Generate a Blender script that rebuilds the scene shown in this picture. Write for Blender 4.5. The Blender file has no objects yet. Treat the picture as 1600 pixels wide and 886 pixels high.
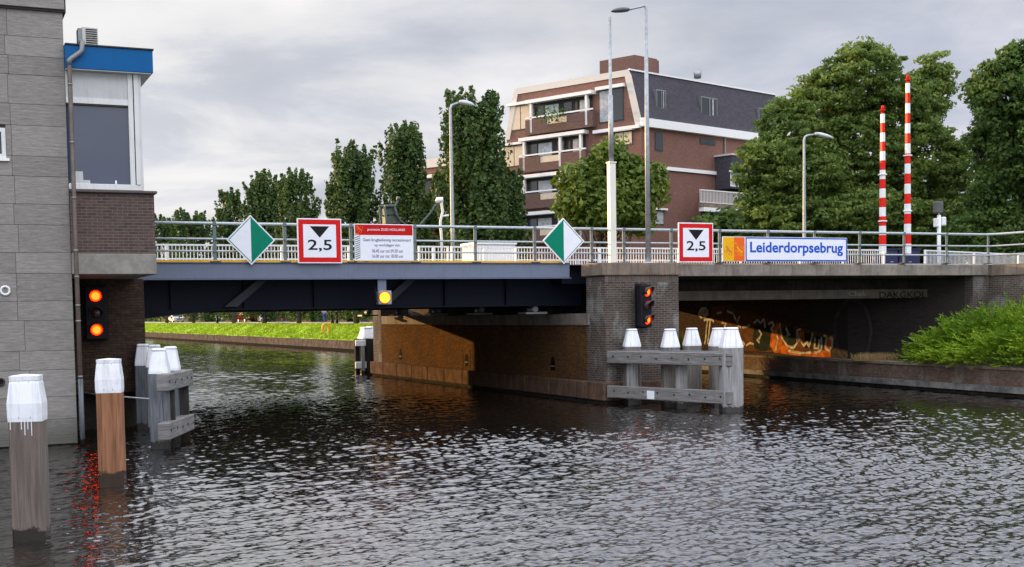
import bpy, math, random
import numpy as np
from mathutils import Vector, Matrix

S = bpy.context.scene
COL = S.collection
random.seed(7)
RNG = np.random.default_rng(11)

# ------------------------------------------------------------------ camera
PP = np.array([800.0, 600.0]); VA = np.array([-95.0, 503.0]); VB = np.array([5150.0, 419.0])
F = math.sqrt(-float((VA - PP) @ (VB - PP)))
def _r(x, y): return np.array([x - PP[0], -(y - PP[1]), -F])
_ey = _r(*VA); _ey /= np.linalg.norm(_ey)
_ex = _r(*VB); _ex /= np.linalg.norm(_ex)
_ez = np.cross(_ex, _ey)
ROT = np.array([_ex, _ey, _ez])
EYE = np.array([0.0, 0.0, 2.67])
def D(x, y): return ROT @ _r(x, y)
def PZ(x, y, z): d = D(x, y); return EYE + d * (z - EYE[2]) / d[2]
def PY(x, y, v): d = D(x, y); return EYE + d * v / d[1]
def PX(x, y, v): d = D(x, y); return EYE + d * v / d[0]
def PD(x, y, dep): return EYE + D(x, y) * dep / F

cam_data = bpy.data.cameras.new('camera')
cam = bpy.data.objects.new('camera', cam_data); COL.objects.link(cam)
M = Matrix.Identity(4)
for i in range(3):
    for j in range(3): M[i][j] = ROT[i][j]
    M[i][3] = EYE[i]
cam.matrix_world = M
cam_data.sensor_width = 36.0
cam_data.lens = F / 1600 * 36
cam_data.shift_y = (PP[1] - 443) / 1600
cam_data.clip_end = 5000; cam_data.clip_start = 0.1
S.camera = cam
S.render.resolution_x = 1024; S.render.resolution_y = 567

# ------------------------------------------------------------------ light
SUNV = Vector((-1.0, 1.5, 0.204)).normalized()      # towards the sun
EXPOSURE = 0.0
S.view_settings.view_transform = 'Standard'; S.view_settings.look = 'None'
S.view_settings.gamma = 1.0; S.view_settings.exposure = EXPOSURE
S.view_settings.use_curve_mapping = False
w = bpy.data.worlds.new('World'); S.world = w; w.use_nodes = True
nt = w.node_tree; nt.nodes.clear()
def N(tree, t, **kw):
    n = tree.nodes.new(t)
    for k, v in kw.items(): setattr(n, k, v)
    return n
def mth(tree, op, a, b=None, c=None, clamp=False):
    n = N(tree, 'ShaderNodeMath', operation=op); n.use_clamp = clamp
    for i, v in enumerate((a, b, c)):
        if v is None: continue
        if isinstance(v, (int, float)): n.inputs[i].default_value = v
        else: tree.links.new(v, n.inputs[i])
    return n.outputs[0]
def vmth(tree, op, a, b=None):
    n = N(tree, 'ShaderNodeVectorMath', operation=op)
    for i, v in enumerate((a, b)):
        if v is None: continue
        if isinstance(v, (tuple, list)): n.inputs[i].default_value = v
        else: tree.links.new(v, n.inputs[i])
    return n.outputs['Value'] if op == 'DOT_PRODUCT' else n.outputs[0]
def ramp(tree, fac, stops, mode='LINEAR'):
    n = N(tree, 'ShaderNodeValToRGB'); n.color_ramp.interpolation = mode
    el = n.color_ramp.elements
    while len(el) > 1: el.remove(el[0])
    el[0].position = stops[0][0]; c = stops[0][1]; el[0].color = (*c, 1) if isinstance(c, tuple) else (c, c, c, 1)
    for p, c in stops[1:]:
        e = el.new(p); e.color = (*c, 1) if isinstance(c, tuple) else (c, c, c, 1)
    tree.links.new(fac, n.inputs[0]); return n.outputs[0]
def mix(tree, fac, a, b, blend='MIX'):
    n = N(tree, 'ShaderNodeMix', data_type='RGBA', blend_type=blend)
    for s, v in ((0, fac), (6, a), (7, b)):
        if isinstance(v, (int, float)): n.inputs[s].default_value = v
        elif isinstance(v, (tuple, list)): n.inputs[s].default_value = (*v, 1)
        else: tree.links.new(v, n.inputs[s])
    return n.outputs[2]
def noise(tree, vec, scale, detail=4, rough=.55, dist=0.0):
    n = N(tree, 'ShaderNodeTexNoise'); n.inputs['Scale'].default_value = scale
    n.inputs['Detail'].default_value = detail; n.inputs['Roughness'].default_value = rough
    n.inputs['Distortion'].default_value = dist
    if vec is not None: tree.links.new(vec, n.inputs['Vector'])
    return n.outputs['Fac']

sky = N(nt, 'ShaderNodeTexSky', sky_type='NISHITA', sun_disc=False)
sky.sun_elevation = math.asin(SUNV.z)
sky.sun_rotation = math.atan2(SUNV.x, SUNV.y)
sky.air_density = 1.3; sky.dust_density = 2.0
tc = N(nt, 'ShaderNodeTexCoord'); dirv = tc.outputs['Generated']
sx = N(nt, 'ShaderNodeSeparateXYZ'); nt.links.new(dirv, sx.inputs[0])
zc = mth(nt, 'MAXIMUM', sx.outputs[2], 0.0)
den = mth(nt, 'ADD', zc, 0.16)
cb = N(nt, 'ShaderNodeCombineXYZ')
nt.links.new(mth(nt, 'DIVIDE', sx.outputs[0], den), cb.inputs[0]); nt.links.new(mth(nt, 'DIVIDE', sx.outputs[1], den), cb.inputs[1])
n1 = noise(nt, cb.outputs[0], 0.75, 6, .52, .5)
n2 = noise(nt, vmth(nt, 'ADD', cb.outputs[0], (7.3, 2.1, 0)), 1.5, 7, .55, .3)
cov = ramp(nt, n1, [(.25, 0.82), (.5, 1.0)])
shade = mth(nt, 'ADD', mth(nt, 'MULTIPLY', n2, .6), mth(nt, 'MULTIPLY', n1, .4))
cc = ramp(nt, shade, [(.36, (.47, .51, .62)), (.45, (.56, .595, .70)), (.505, (.67, .685, .77)), (.55, (.79, .79, .85)), (.61, (.95, .94, .96))])
# warm pale glow low towards the sun
sd = vmth(nt, 'DOT_PRODUCT', dirv, tuple(SUNV))
glow = mth(nt, 'MULTIPLY', ramp(nt, n2, [(.42, .35), (.54, 1.0)]), mth(nt, 'MULTIPLY', ramp(nt, sd, [(.30, 0.0), (.58, .5), (.85, 1.0)]), ramp(nt, zc, [(.0, 1.0), (.19, .9), (.30, .55), (.55, 0.1)])))
cc = mix(nt, glow, cc, (.96, .945, .92))
# brighter thin cloud overhead and behind the viewer
bk = ramp(nt, mth(nt, 'MULTIPLY', mth(nt, 'ADD', sx.outputs[1], mth(nt, 'MULTIPLY', sx.outputs[0], .45)), -1.0), [(.0, 0.0), (.7, 1.0)])
up = ramp(nt, zc, [(.24, 0.0), (.48, 1.0)])
gain = mth(nt, 'ADD', mth(nt, 'ADD', 1.0, mth(nt, 'MULTIPLY', bk, .8)), mth(nt, 'MULTIPLY', up, 1.95))
cc = vmth(nt, 'MULTIPLY', cc, (10, 10, 10))
g3 = N(nt, 'ShaderNodeCombineXYZ')
for i in range(3): nt.links.new(gain, g3.inputs[i])
cc = vmth(nt, 'MULTIPLY', cc, g3.outputs[0])
skyc = mix(nt, cov, sky.outputs[0], cc)
bg = N(nt, 'ShaderNodeBackground'); bg.inputs[1].default_value = 0.1
nt.links.new(skyc, bg.inputs[0])
wo = N(nt, 'ShaderNodeOutputWorld'); nt.links.new(bg.outputs[0], wo.inputs[0])

sl = bpy.data.lights.new('sun', 'SUN'); sl.energy = 5.0; sl.angle = math.radians(.5); sl.color = (1.0, .60, .22)
so = bpy.data.objects.new('sun', sl); COL.objects.link(so)
so.rotation_euler = SUNV.to_track_quat('Z', 'Y').to_euler()

# ------------------------------------------------------------------ helpers
def tag(o, label=None, cat=None, group=None, kind=None):
    if label: o['label'] = label
    if cat: o['category'] = cat
    if group: o['group'] = group
    if kind: o['kind'] = kind
    return o
def empty(name, loc, label, cat, group=None, rz=0.0):
    o = bpy.data.objects.new(name, None); COL.objects.link(o)
    o.location = loc; o.rotation_euler[2] = rz
    o.empty_display_size = .2
    return tag(o, label, cat, group)
def kids(o): return [c for c in bpy.data.objects if c.parent == o]
def copy_tree(o, parent=None):
    c = o.copy(); COL.objects.link(c)
    if parent is not None: c.parent = parent
    for ch in kids(o): copy_tree(ch, c)
    return c

class MB:
    """collects geometry, becomes one mesh object"""
    def __init__(s): s.v = []; s.f = []; s.m = []; s.sm = []; s.cur = 0; s.smooth = False
    def add(s, vs, fs):
        b = len(s.v); s.v += [tuple(p) for p in vs]
        for f in fs: s.f.append([i + b for i in f]); s.m.append(s.cur); s.sm.append(s.smooth)
        return s
    def box(s, a, b, R=None, o=(0, 0, 0), bev=0.0):
        x0, y0, z0 = a; x1, y1, z1 = b
        if bev > 0:
            e = min(bev, abs(x1-x0)*.45, abs(y1-y0)*.45, abs(z1-z0)*.45)
            vs = []
            ks = {}
            for ix, X in enumerate((x0, x1)):
                for iy, Yv in enumerate((y0, y1)):
                    for iz, Z in enumerate((z0, z1)):
                        dx = e if ix == 0 else -e; dy = e if iy == 0 else -e; dz = e if iz == 0 else -e
                        for ax in range(3):
                            p = [X + (dx if ax != 0 else 0), Yv + (dy if ax != 1 else 0), Z + (dz if ax != 2 else 0)]
                            ks[(ix, iy, iz, ax)] = len(vs); vs.append(p)
            fs = []
            k = lambda *t: ks[t]
            for i in (0, 1):
                q = [k(i,0,0,0), k(i,1,0,0), k(i,1,1,0), k(i,0,1,0)]; fs.append(q if i else q[::-1])
                q = [k(0,i,0,1), k(1,i,0,1), k(1,i,1,1), k(0,i,1,1)]; fs.append(q[::-1] if i else q)
                q = [k(0,0,i,2), k(1,0,i,2), k(1,1,i,2), k(0,1,i,2)]; fs.append(q if i else q[::-1])
            for i in (0, 1):
                for j in (0, 1):
                    fl = (i == j)
                    q = [k(i,j,0,0), k(i,j,0,1), k(i,j,1,1), k(i,j,1,0)]; fs.append(q[::-1] if fl else q)
                    q = [k(i,0,j,0), k(i,0,j,2), k(i,1,j,2), k(i,1,j,0)]; fs.append(q if fl else q[::-1])
                    q = [k(0,i,j,1), k(0,i,j,2), k(1,i,j,2), k(1,i,j,1)]; fs.append(q[::-1] if fl else q)
            for ix in (0, 1):
                for iy in (0, 1):
                    for iz in (0, 1):
                        q = [k(ix,iy,iz,0), k(ix,iy,iz,1), k(ix,iy,iz,2)]
                        fs.append(q if (ix+iy+iz) % 2 == 1 else q[::-1])
        else:
            vs = [(x0,y0,z0),(x1,y0,z0),(x1,y1,z0),(x0,y1,z0),(x0,y0,z1),(x1,y0,z1),(x1,y1,z1),(x0,y1,z1)]
            fs = [(0,3,2,1),(4,5,6,7),(0,1,5,4),(1,2,6,5),(2,3,7,6),(3,0,4,7)]
        if R is not None: vs = [R @ Vector(p) + Vector(o) for p in vs]
        else: vs = [(p[0]+o[0], p[1]+o[1], p[2]+o[2]) for p in vs]
        return s.add(vs, fs)
    def tube(s, p0, p1, r0, r1=None, n=10, caps=True):
        r1 = r0 if r1 is None else r1
        p0 = Vector(p0); p1 = Vector(p1); d = (p1-p0).normalized()
        u = d.orthogonal().normalized(); v = d.cross(u)
        vs = []
        for p, r in ((p0, r0), (p1, r1)):
            for i in range(n):
                a = 2*math.pi*i/n; vs.append(p + u*math.cos(a)*r + v*math.sin(a)*r)
        old = s.smooth; s.smooth = True
        b = len(s.v); s.add(vs, [(i, (i+1) % n, n+(i+1) % n, n+i) for i in range(n)])
        s.smooth = old
        if caps:
            s.f.append([b+i for i in range(n)][::-1]); s.m.append(s.cur); s.sm.append(False)
            s.f.append([b+n+i for i in range(n)]); s.m.append(s.cur); s.sm.append(False)
        return s
    def path(s, pts, r, n=8):
        pts = [Vector(p) for p in pts]; m = len(pts)
        rr = r if isinstance(r, (list, tuple)) else [r]*m
        vs = []; u = None
        for i, p in enumerate(pts):
            d = (pts[min(i+1, m-1)] - pts[max(i-1, 0)]).normalized()
            u = d.orthogonal().normalized() if u is None else (u - d*u.dot(d)).normalized()
            v = d.cross(u)
            for k in range(n):
                a = 2*math.pi*k/n; vs.append(p + u*math.cos(a)*rr[i] + v*math.sin(a)*rr[i])
        fs = [(i*n+k, i*n+(k+1) % n, (i+1)*n+(k+1) % n, (i+1)*n+k) for i in range(m-1) for k in range(n)]
        old = s.smooth; s.smooth = True; s.add(vs, fs); s.smooth = old
        b = len(s.v) - len(vs)
        for q in ([b+k for k in range(n)][::-1], [b+(m-1)*n+k for k in range(n)]):
            s.f.append(q); s.m.append(s.cur); s.sm.append(False)
        return s
    def prism(s, poly, axis, a, b):
        """poly 2-D points extruded along axis from a to b. axis: 0 (poly=y,z) 1 (poly=x,z) 2 (poly=x,y)"""
        def P(p, t):
            q = list(p); q.insert(axis, t); return tuple(q)
        n = len(poly)
        ar = sum(poly[i][0]*poly[(i+1) % n][1]-poly[(i+1) % n][0]*poly[i][1] for i in range(n))
        flip = (ar > 0) == (axis == 1)
        vs = [P(p, a) for p in poly] + [P(p, b) for p in poly]
        fs = [list(range(n))[::-1], [n+i for i in range(n)]] + [(i, (i+1) % n, n+(i+1) % n, n+i) for i in range(n)]
        if flip: fs = [list(f)[::-1] for f in fs]
        return s.add(vs, fs)
    def mesh(s, name, mats):
        me = bpy.data.meshes.new(name); me.from_pydata(s.v, [], s.f)
        for mt in (mats if isinstance(mats, (list, tuple)) else [mats]): me.materials.append(mt)
        me.polygons.foreach_set('material_index', s.m); me.polygons.foreach_set('use_smooth', s.sm)
        me.update(); return me
    def build(s, name, mats, parent=None, label=None, kind=None):
        me = s.mesh(name, mats)
        o = bpy.data.objects.new(name, me); COL.objects.link(o)
        if parent is not None:
            o.parent = parent
        if label: o['label'] = label
        if kind: o['kind'] = kind
        return o
def local(parent, o):
    """o was built in world coordinates; keep it there under a parent that is an unrotated/rotated empty"""
    pm = Matrix.Translation(parent.location) @ Matrix.Rotation(parent.rotation_euler[2], 4, 'Z')
    o.matrix_parent_inverse = pm.inverted(); return o
def wpart(mb, name, mat, parent, label=None, kind=None):
    o = mb.build(name, mat, parent, label, kind)
    # walk up to the root empty
    p = parent
    if p.parent is None: local(p, o)
    return o

def text_into(mb, txt, x0, x1, z0, z1, y, bold=0.0, thick=.004, shear=0.0, frame=None, keep=False):
    """lettering fitted into a rectangle on the plane y (facing -Y); frame(u,v,d)->point for other planes"""
    cu = bpy.data.curves.new('t', 'FONT'); cu.body = txt; cu.size = 1; cu.offset = bold; cu.resolution_u = 3
    cu.shear = shear; cu.extrude = .0
    to = bpy.data.objects.new('t', cu)
    me = bpy.data.meshes.new_from_object(to)
    vs = np.array([v.co[:] for v in me.vertices])
    if len(vs) == 0: return
    mn = vs.min(0); mx = vs.max(0)
    sx_ = (x1-x0)/(mx[0]-mn[0]); sz_ = (z1-z0)/(mx[1]-mn[1])
    fr = frame or (lambda u, v, d: (u, y-d, v))
    pts = [fr(x0+(v[0]-mn[0])*sx_, z0+(v[1]-mn[1])*sz_, thick) for v in vs]
    fs = [list(p.vertices) for p in me.polygons]
    mb.add(pts, fs)
    bpy.data.objects.remove(to); bpy.data.curves.remove(cu); bpy.data.meshes.remove(me)

# ------------------------------------------------------------------ materials
def mat(name): 
    m = bpy.data.materials.new(name); m.use_nodes = True
    t = m.node_tree; return m, t, t.nodes['Principled BSDF']
def setc(t, b, c):
    if isinstance(c, (tuple, list)): b.inputs['Base Color'].default_value = (*c, 1)
    else: t.links.new(c, b.inputs['Base Color'])
def bump(t, b, h, dist=.01, strength=.6):
    n = N(t, 'ShaderNodeBump'); n.inputs['Distance'].default_value = dist; n.inputs['Strength'].default_value = strength
    t.links.new(h, n.inputs['Height']); t.links.new(n.outputs[0], b.inputs['Normal'])
def pos(t): return N(t, 'ShaderNodeNewGeometry').outputs['Position']
def wallcoord(t):
    """(along wall, height, 0) in metres for any upright face"""
    g = N(t, 'ShaderNodeNewGeometry')
    tg = vmth(t, 'CROSS_PRODUCT', g.outputs['True Normal'], (0, 0, 1))
    tg = vmth(t, 'NORMALIZE', tg)
    u = vmth(t, 'DOT_PRODUCT', tg, g.outputs['Position'])
    s = N(t, 'ShaderNodeSeparateXYZ'); t.links.new(g.outputs['Position'], s.inputs[0])
    c = N(t, 'ShaderNodeCombineXYZ'); t.links.new(u, c.inputs[0]); t.links.new(s.outputs[2], c.inputs[1])
    return c.outputs[0], s.outputs[2]
def scaled(t, v, s3):
    return vmth(t, 'MULTIPLY', v, s3)

def brick_mat(name, c1, c2, mortar, bw=.21, rh=.065, ms=.009, grime=.5, damp=True, light=None):
    m, t, b = mat(name); uv, z = wallcoord(t)
    br = N(t, 'ShaderNodeTexBrick'); t.links.new(uv, br.inputs['Vector'])
    br.inputs['Scale'].default_value = 1; br.inputs['Brick Width'].default_value = bw; br.inputs['Row Height'].default_value = rh
    br.inputs['Mortar Size'].default_value = ms; br.inputs['Mortar Smooth'].default_value = .3; br.inputs['Bias'].default_value = -.1
    br.inputs['Color1'].default_value = (*c1, 1); br.inputs['Color2'].default_value = (*c2, 1); br.inputs['Mortar'].default_value = (*mortar, 1)
    big = noise(t, uv, .9, 6, .62); fine = noise(t, uv, 9, 5, .6)
    c = mix(t, mth(t, 'MULTIPLY', ramp(t, big, [(.35, 1.0), (.62, 0.0)]), grime), br.outputs['Color'], (.035, .03, .026))
    c = mix(t, mth(t, 'MULTIPLY', ramp(t, fine, [(.45, 0.0), (.75, 1.0)]), .35), c, tuple(min(1, x*1.9) for x in c2))
    if light:   # pale lime bloom in patches
        lm = ramp(t, noise(t, scaled(t, uv, (1.4, .8, 1)), 1.1, 6, .6), [(.52, 0.0), (.66, 1.0)])
        c = mix(t, mth(t, 'MULTIPLY', lm, mth(t, 'SUBTRACT', 1.0, br.outputs['Fac'])), c, mix(t, .55, br.outputs['Color'], light))
        c = mix(t, mth(t, 'MULTIPLY', lm, br.outputs['Fac']), c, light)
    if damp:
        wet = ramp(t, mth(t, 'ADD', mth(t, 'MULTIPLY', z, .9), mth(t, 'MULTIPLY', fine, .35)), [(.12, 1.0), (.5, 0.0)])
        c = mix(t, mth(t, 'MULTIPLY', wet, .75), c, (.02, .022, .016))
    setc(t, b, c); b.inputs['Roughness'].default_value = .9
    bump(t, b, mth(t, 'SUBTRACT', mth(t, 'MULTIPLY', fine, .5), mth(t, 'MULTIPLY', br.outputs['Fac'], 1.0)), .01, .8)
    return m
def concrete_mat(name, c, dark=.4, streak=True, sc=1.0):
    m, t, b = mat(name); uv, z = wallcoord(t); p = pos(t)
    a = noise(t, p, 2.2*sc, 7, .65); f = noise(t, p, 28*sc, 4, .6)
    col = mix(t, ramp(t, a, [(.35, 0.0), (.7, 1.0)]), tuple(x*(1-dark) for x in c), tuple(min(1, x*1.15) for x in c))
    col = mix(t, mth(t, 'MULTIPLY', ramp(t, f, [(.5, 0.0), (.7, 1.0)]), .35), col, tuple(x*.45 for x in c))
    if streak:
        sk = noise(t, scaled(t, uv, (5, .35, 1)), 1.6, 5, .6)
        col = mix(t, mth(t, 'MULTIPLY', ramp(t, sk, [(.5, 0.0), (.68, 1.0)]), .6), col, tuple(x*.38 for x in c))
    setc(t, b, col); b.inputs['Roughness'].default_value = .88
    bump(t, b, mth(t, 'ADD', f, a), .008, .5); return m
def plain_mat(name, c, rough=.5, metal=0.0, var=.12, sc=6.0, spec=None):
    m, t, b = mat(name); p = pos(t)
    a = noise(t, p, sc, 5, .6)
    col = mix(t, ramp(t, a, [(.3, 0.0), (.7, 1.0)]), tuple(x*(1-var*1.6) for x in c), tuple(min(1, x*(1+var*.6)) for x in c))
    setc(t, b, col); b.inputs['Roughness'].default_value = rough; b.inputs['Metallic'].default_value = metal
    if spec is not None: b.inputs['Specular IOR Level'].default_value = spec
    return m
def paint_mat(name, c, rough=.4, grime=(.12, .11, .09), amt=.35, runs=True):
    """painted surface with faint vertical dirt runs"""
    m, t, b = mat(name); uv, z = wallcoord(t); p = pos(t)
    sk = noise(t, scaled(t, uv, (14, 1.0, 1)), 1.3, 5, .6); a = noise(t, p, 3.0, 6, .6)
    f = mth(t, 'MULTIPLY', mth(t, 'ADD', ramp(t, sk, [(.5, 0.0), (.75, 1.0)]), ramp(t, a, [(.5, 0.0), (.8, .8)])), amt)
    setc(t, b, mix(t, f, c, grime)); b.inputs['Roughness'].default_value = rough; return m
def emit_mat(name, c, s, base=(.02, .02, .02)):
    m, t, b = mat(name); setc(t, b, base); b.inputs['Emission Color'].default_value = (*c, 1); b.inputs['Emission Strength'].default_value = s
    b.inputs['Roughness'].default_value = .3; return m
def wood_mat(name, c, stain=(.05, .045, .04), wetline=.17, pale=None, gs=(14, 14, .9)):
    m, t, b = mat(name); p = pos(t)
    g = N(t, 'ShaderNodeTexCoord'); oc = g.outputs['Object']
    gr = noise(t, scaled(t, p, gs), 1.5, 7, .65, .4); a = noise(t, scaled(t, p, (1, 1, .4)), 2.5, 5, .6)
    col = mix(t, ramp(t, gr, [(.35, 0.0), (.7, 1.0)]), tuple(x*.5 for x in c), tuple(min(1, x*1.25) for x in c))
    col = mix(t, mth(t, 'MULTIPLY', ramp(t, a, [(.42, 0.0), (.72, 1.0)]), .55), col, pale or tuple(x*.6 for x in c))
    crack = noise(t, scaled(t, p, tuple(1.9*q if q > 5 else q*.4 for q in gs)), 1.0, 3, .5)
    cr = ramp(t, crack, [(.66, 0.0), (.70, 1.0)])
    col = mix(t, mth(t, 'MULTIPLY', cr, .8), col, (.015, .013, .012))
    s = N(t, 'ShaderNodeSeparateXYZ'); t.links.new(p, s.inputs[0])
    wz = mth(t, 'ADD', s.outputs[2], mth(t, 'MULTIPLY', mth(t, 'SUBTRACT', noise(t, p, 7, 3), .5), .22))
    wet = ramp(t, wz, [(wetline-.03, 1.0), (wetline, 0.0)])
    col = mix(t, mth(t, 'MULTIPLY', wet, .93), col, (.018, .014, .01))
    setc(t, b, col); 
    t.links.new(ramp(t, wz, [(wetline-.03, .3), (wetline, .85)]), b.inputs['Roughness'])
    bump(t, b, mth(t, 'SUBTRACT', gr, cr), .01, .6); return m
def glass_mat(name, c=(.02, .025, .03), rough=.05):
    m, t, b = mat(name)
    a = noise(t, pos(t), .6, 3, .5)
    setc(t, b, mix(t, a, tuple(x*.6 for x in c), tuple(x*1.4 for x in c))); b.inputs['Roughness'].default_value = rough
    b.inputs['Specular IOR Level'].default_value = .8; return m
def leaf_mat(name, c1, c2, c3=None, trans=.35):
    m, t, b = mat(name); g = N(t, 'ShaderNodeNewGeometry')
    rnd = g.outputs['Random Per Island']
    a = noise(t, g.outputs['Position'], .55, 4, .6)
    f = mth(t, 'ADD', mth(t, 'MULTIPLY', rnd, .55), mth(t, 'MULTIPLY', ramp(t, a, [(.35, 0.0), (.65, 1.0)]), .45))
    col = ramp(t, f, [(0.05, c1), (.55, c2), (.95, c3 or c2)])
    setc(t, b, col); b.inputs['Roughness'].default_value = .55; b.inputs['Specular IOR Level'].default_value = .3
    tr = N(t, 'ShaderNodeBsdfTranslucent'); t.links.new(col, tr.inputs[0])
    ms = N(t, 'ShaderNodeMixShader'); ms.inputs[0].default_value = trans
    out = t.nodes['Material Output']
    t.links.new(b.outputs[0], ms.inputs[1]); t.links.new(tr.outputs[0], ms.inputs[2]); t.links.new(ms.outputs[0], out.inputs[0])
    return m

def stone_mat():
    m, t, b = mat('travertine cladding'); uv, z = wallcoord(t); g = N(t, 'ShaderNodeNewGeometry')
    rnd = g.outputs['Random Per Island']
    off = N(t, 'ShaderNodeCombineXYZ'); t.links.new(mth(t, 'MULTIPLY', rnd, 40.0), off.inputs[0]); t.links.new(mth(t, 'MULTIPLY', rnd, 17.0), off.inputs[1])
    v = vmth(t, 'ADD', uv, off.outputs[0])
    a = noise(t, scaled(t, v, (2.2, 15, 1)), 1.7, 8, .66, .25); pit = noise(t, scaled(t, v, (5, 20, 1)), 2.2, 5, .6, .5)
    big = noise(t, v, 1.2, 4, .6)
    col = ramp(t, a, [(.3, (.17, .158, .142)), (.5, (.24, .226, .205)), (.7, (.33, .315, .29))])
    col = mix(t, mth(t, 'MULTIPLY', ramp(t, pit, [(.60, 0.0), (.68, 1.0)]), .75), col, (.34, .33, .31))
    col = mix(t, mth(t, 'MULTIPLY', ramp(t, pit, [(.30, 1.0), (.37, 0.0)]), .6), col, (.04, .037, .03))
    col = mix(t, mth(t, 'MULTIPLY', big, .5), col, (.15, .14, .122))
    br = N(t, 'ShaderNodeBrightContrast'); t.links.new(col, br.inputs[0]); t.links.new(mth(t, 'MULTIPLY', mth(t, 'SUBTRACT', rnd, .5), .05), br.inputs[1])
    low = ramp(t, mth(t, 'ADD', z, mth(t, 'MULTIPLY', big, .5)), [(.45, 1.0), (1.0, 0.0)])
    col = mix(t, mth(t, 'MULTIPLY', low, .65), br.outputs[0], (.045, .048, .035))
    setc(t, b, col); b.inputs['Roughness'].default_value = .8
    bump(t, b, mth(t, 'ADD', a, pit), .012, .5); return m

MT = {}
MT['stone'] = stone_mat()
MT['joint'] = plain_mat('dark joint', (.05, .047, .042), .9)
MT['brick_dark'] = brick_mat('dark brown brick', (.055, .032, .026), (.10, .058, .045), (.13, .12, .11), grime=.25, damp=False)
MT['brick_shade'] = brick_mat('shade black brick', (.016, .013, .011), (.03, .023, .019), (.014, .012, .011), grime=.5)  # beam shade on the abutment is put into the brick colour
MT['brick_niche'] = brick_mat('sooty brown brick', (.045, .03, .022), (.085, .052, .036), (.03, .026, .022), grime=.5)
MT['brick_pier'] = brick_mat('weathered pier brick', (.055, .04, .032), (.11, .078, .06), (.16, .155, .14), ms=.012, grime=.4, light=(.26, .27, .255))
MT['brick_side'] = brick_mat('pier flank brick', (.088, .044, .017), (.15, .074, .026), (.11, .062, .030), grime=.55)
MT['brick_low'] = brick_mat('quay brick', (.11, .07, .05), (.17, .11, .08), (.14, .125, .11), grime=.4, light=(.24, .23, .2))
MT['concrete'] = concrete_mat('grey concrete', (.27, .24, .205))
MT['concrete_brown'] = concrete_mat('brownish concrete', (.23, .18, .14), .35)
MT['concrete_ledge'] = concrete_mat('speckled concrete', (.25, .235, .205), .3, False, 1.5)
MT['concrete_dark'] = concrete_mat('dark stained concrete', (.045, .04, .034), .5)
MT['plinth'] = concrete_mat('reddish stone plinth', (.16, .10, .07), .5)
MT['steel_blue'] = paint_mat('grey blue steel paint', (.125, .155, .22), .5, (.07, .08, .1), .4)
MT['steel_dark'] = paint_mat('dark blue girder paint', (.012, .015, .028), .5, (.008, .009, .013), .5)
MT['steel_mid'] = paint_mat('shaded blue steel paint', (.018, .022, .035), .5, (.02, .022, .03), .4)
MT['yellow'] = plain_mat('yellow paint', (.75, .42, .015), .5)
MT['rail'] = plain_mat('galvanised rail', (.42, .47, .49), .42, .35, .12, 12)
MT['rail_post'] = plain_mat('grey green post paint', (.13, .17, .18), .5, .2)
MT['plate'] = plain_mat('dark base plate', (.03, .035, .05), .6)
MT['white_rail'] = paint_mat('white rail paint', (.75, .77, .77), .4, (.35, .35, .33), .3)
MT['white'] = plain_mat('white sign face', (.78, .80, .85), .35, 0, .03)
MT['white_paint'] = paint_mat('white pile paint', (.78, .80, .84), .5, (.3, .33, .28), .55)
MT['red'] = plain_mat('red sign paint', (.62, .012, .012), .35, 0, .06)
MT['sign_dark_red'] = plain_mat('deep red panel', (.50, .008, .008), .35, 0, .05)
MT['black'] = plain_mat('black paint', (.012, .012, .014), .4)
MT['hole'] = plain_mat('deep hole', (.004, .004, .004), 1.0)
MT['green_sign'] = plain_mat('green sign paint', (.0, .20, .115), .35, 0, .05)
MT['blue_sign'] = plain_mat('blue lettering', (.008, .085, .52), .35, 0, .04)
MT['orange_sign'] = plain_mat('orange field', (.80, .13, .02), .35, 0, .04)
MT['yellow_sign'] = plain_mat('yellow field', (.83, .42, .01), .35, 0, .04)
MT['navy'] = plain_mat('navy text', (.03, .04, .14), .4)
MT['hatch'] = plain_mat('grey green hatch', (.22, .26, .24), .5)
MT['galv'] = plain_mat('galvanised steel', (.36, .39, .41), .45, .5, .2, 9)
MT['cream'] = paint_mat('cream mast paint', (.72, .70, .60), .4, (.4, .36, .25), .3)
MT['lamp_head'] = plain_mat('lamp shell', (.55, .57, .56), .4)
MT['dark_shell'] = plain_mat('dark lamp shell', (.08, .085, .08), .5)
MT['blue_roof'] = paint_mat('blue fascia', (.004, .095, .27), .4, (.01, .05, .12), .35)
MT['silver'] = paint_mat('silver window frame', (.62, .63, .61), .4, (.35, .34, .3), .35)
MT['blind'] = paint_mat('grey blind panel', (.46, .47, .46), .5, (.25, .26, .25), .35)
MT['glass_house'] = glass_mat('dark slate window glass', (.04, .052, .085), .08)
MT['glass'] = glass_mat('window glass')
MT['pipe'] = plain_mat('brown downpipe', (.105, .08, .065), .5, .1, .3)
MT['zinc'] = plain_mat('zinc elbow', (.22, .23, .23), .5, .4)
MT['coping'] = plain_mat('dark coping', (.075, .06, .055), .6)
MT['ac'] = plain_mat('dusty white metal', (.5, .5, .46), .5)
MT['wood_grey'] = wood_mat('weathered grey timber', (.20, .175, .155))
MT['wood_silver'] = wood_mat('silvery timber', (.29, .285, .28), pale=(.36, .355, .35))
MT['wood_brown'] = wood_mat('orange brown timber', (.29, .13, .06), wetline=.25, pale=(.26, .11, .05))
MT['wood_taupe'] = wood_mat('taupe timber', (.17, .135, .115), wetline=.16)
MT['wood_black'] = wood_mat('blackened timber', (.03, .028, .026))
MT['wood_slate'] = wood_mat('slate grey timber', (.15, .165, .18))
MT['wood_beam'] = wood_mat('timber beam', (.22, .215, .205), wetline=-5, pale=(.13, .125, .115), gs=(1.3, 1.3, 18))
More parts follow.
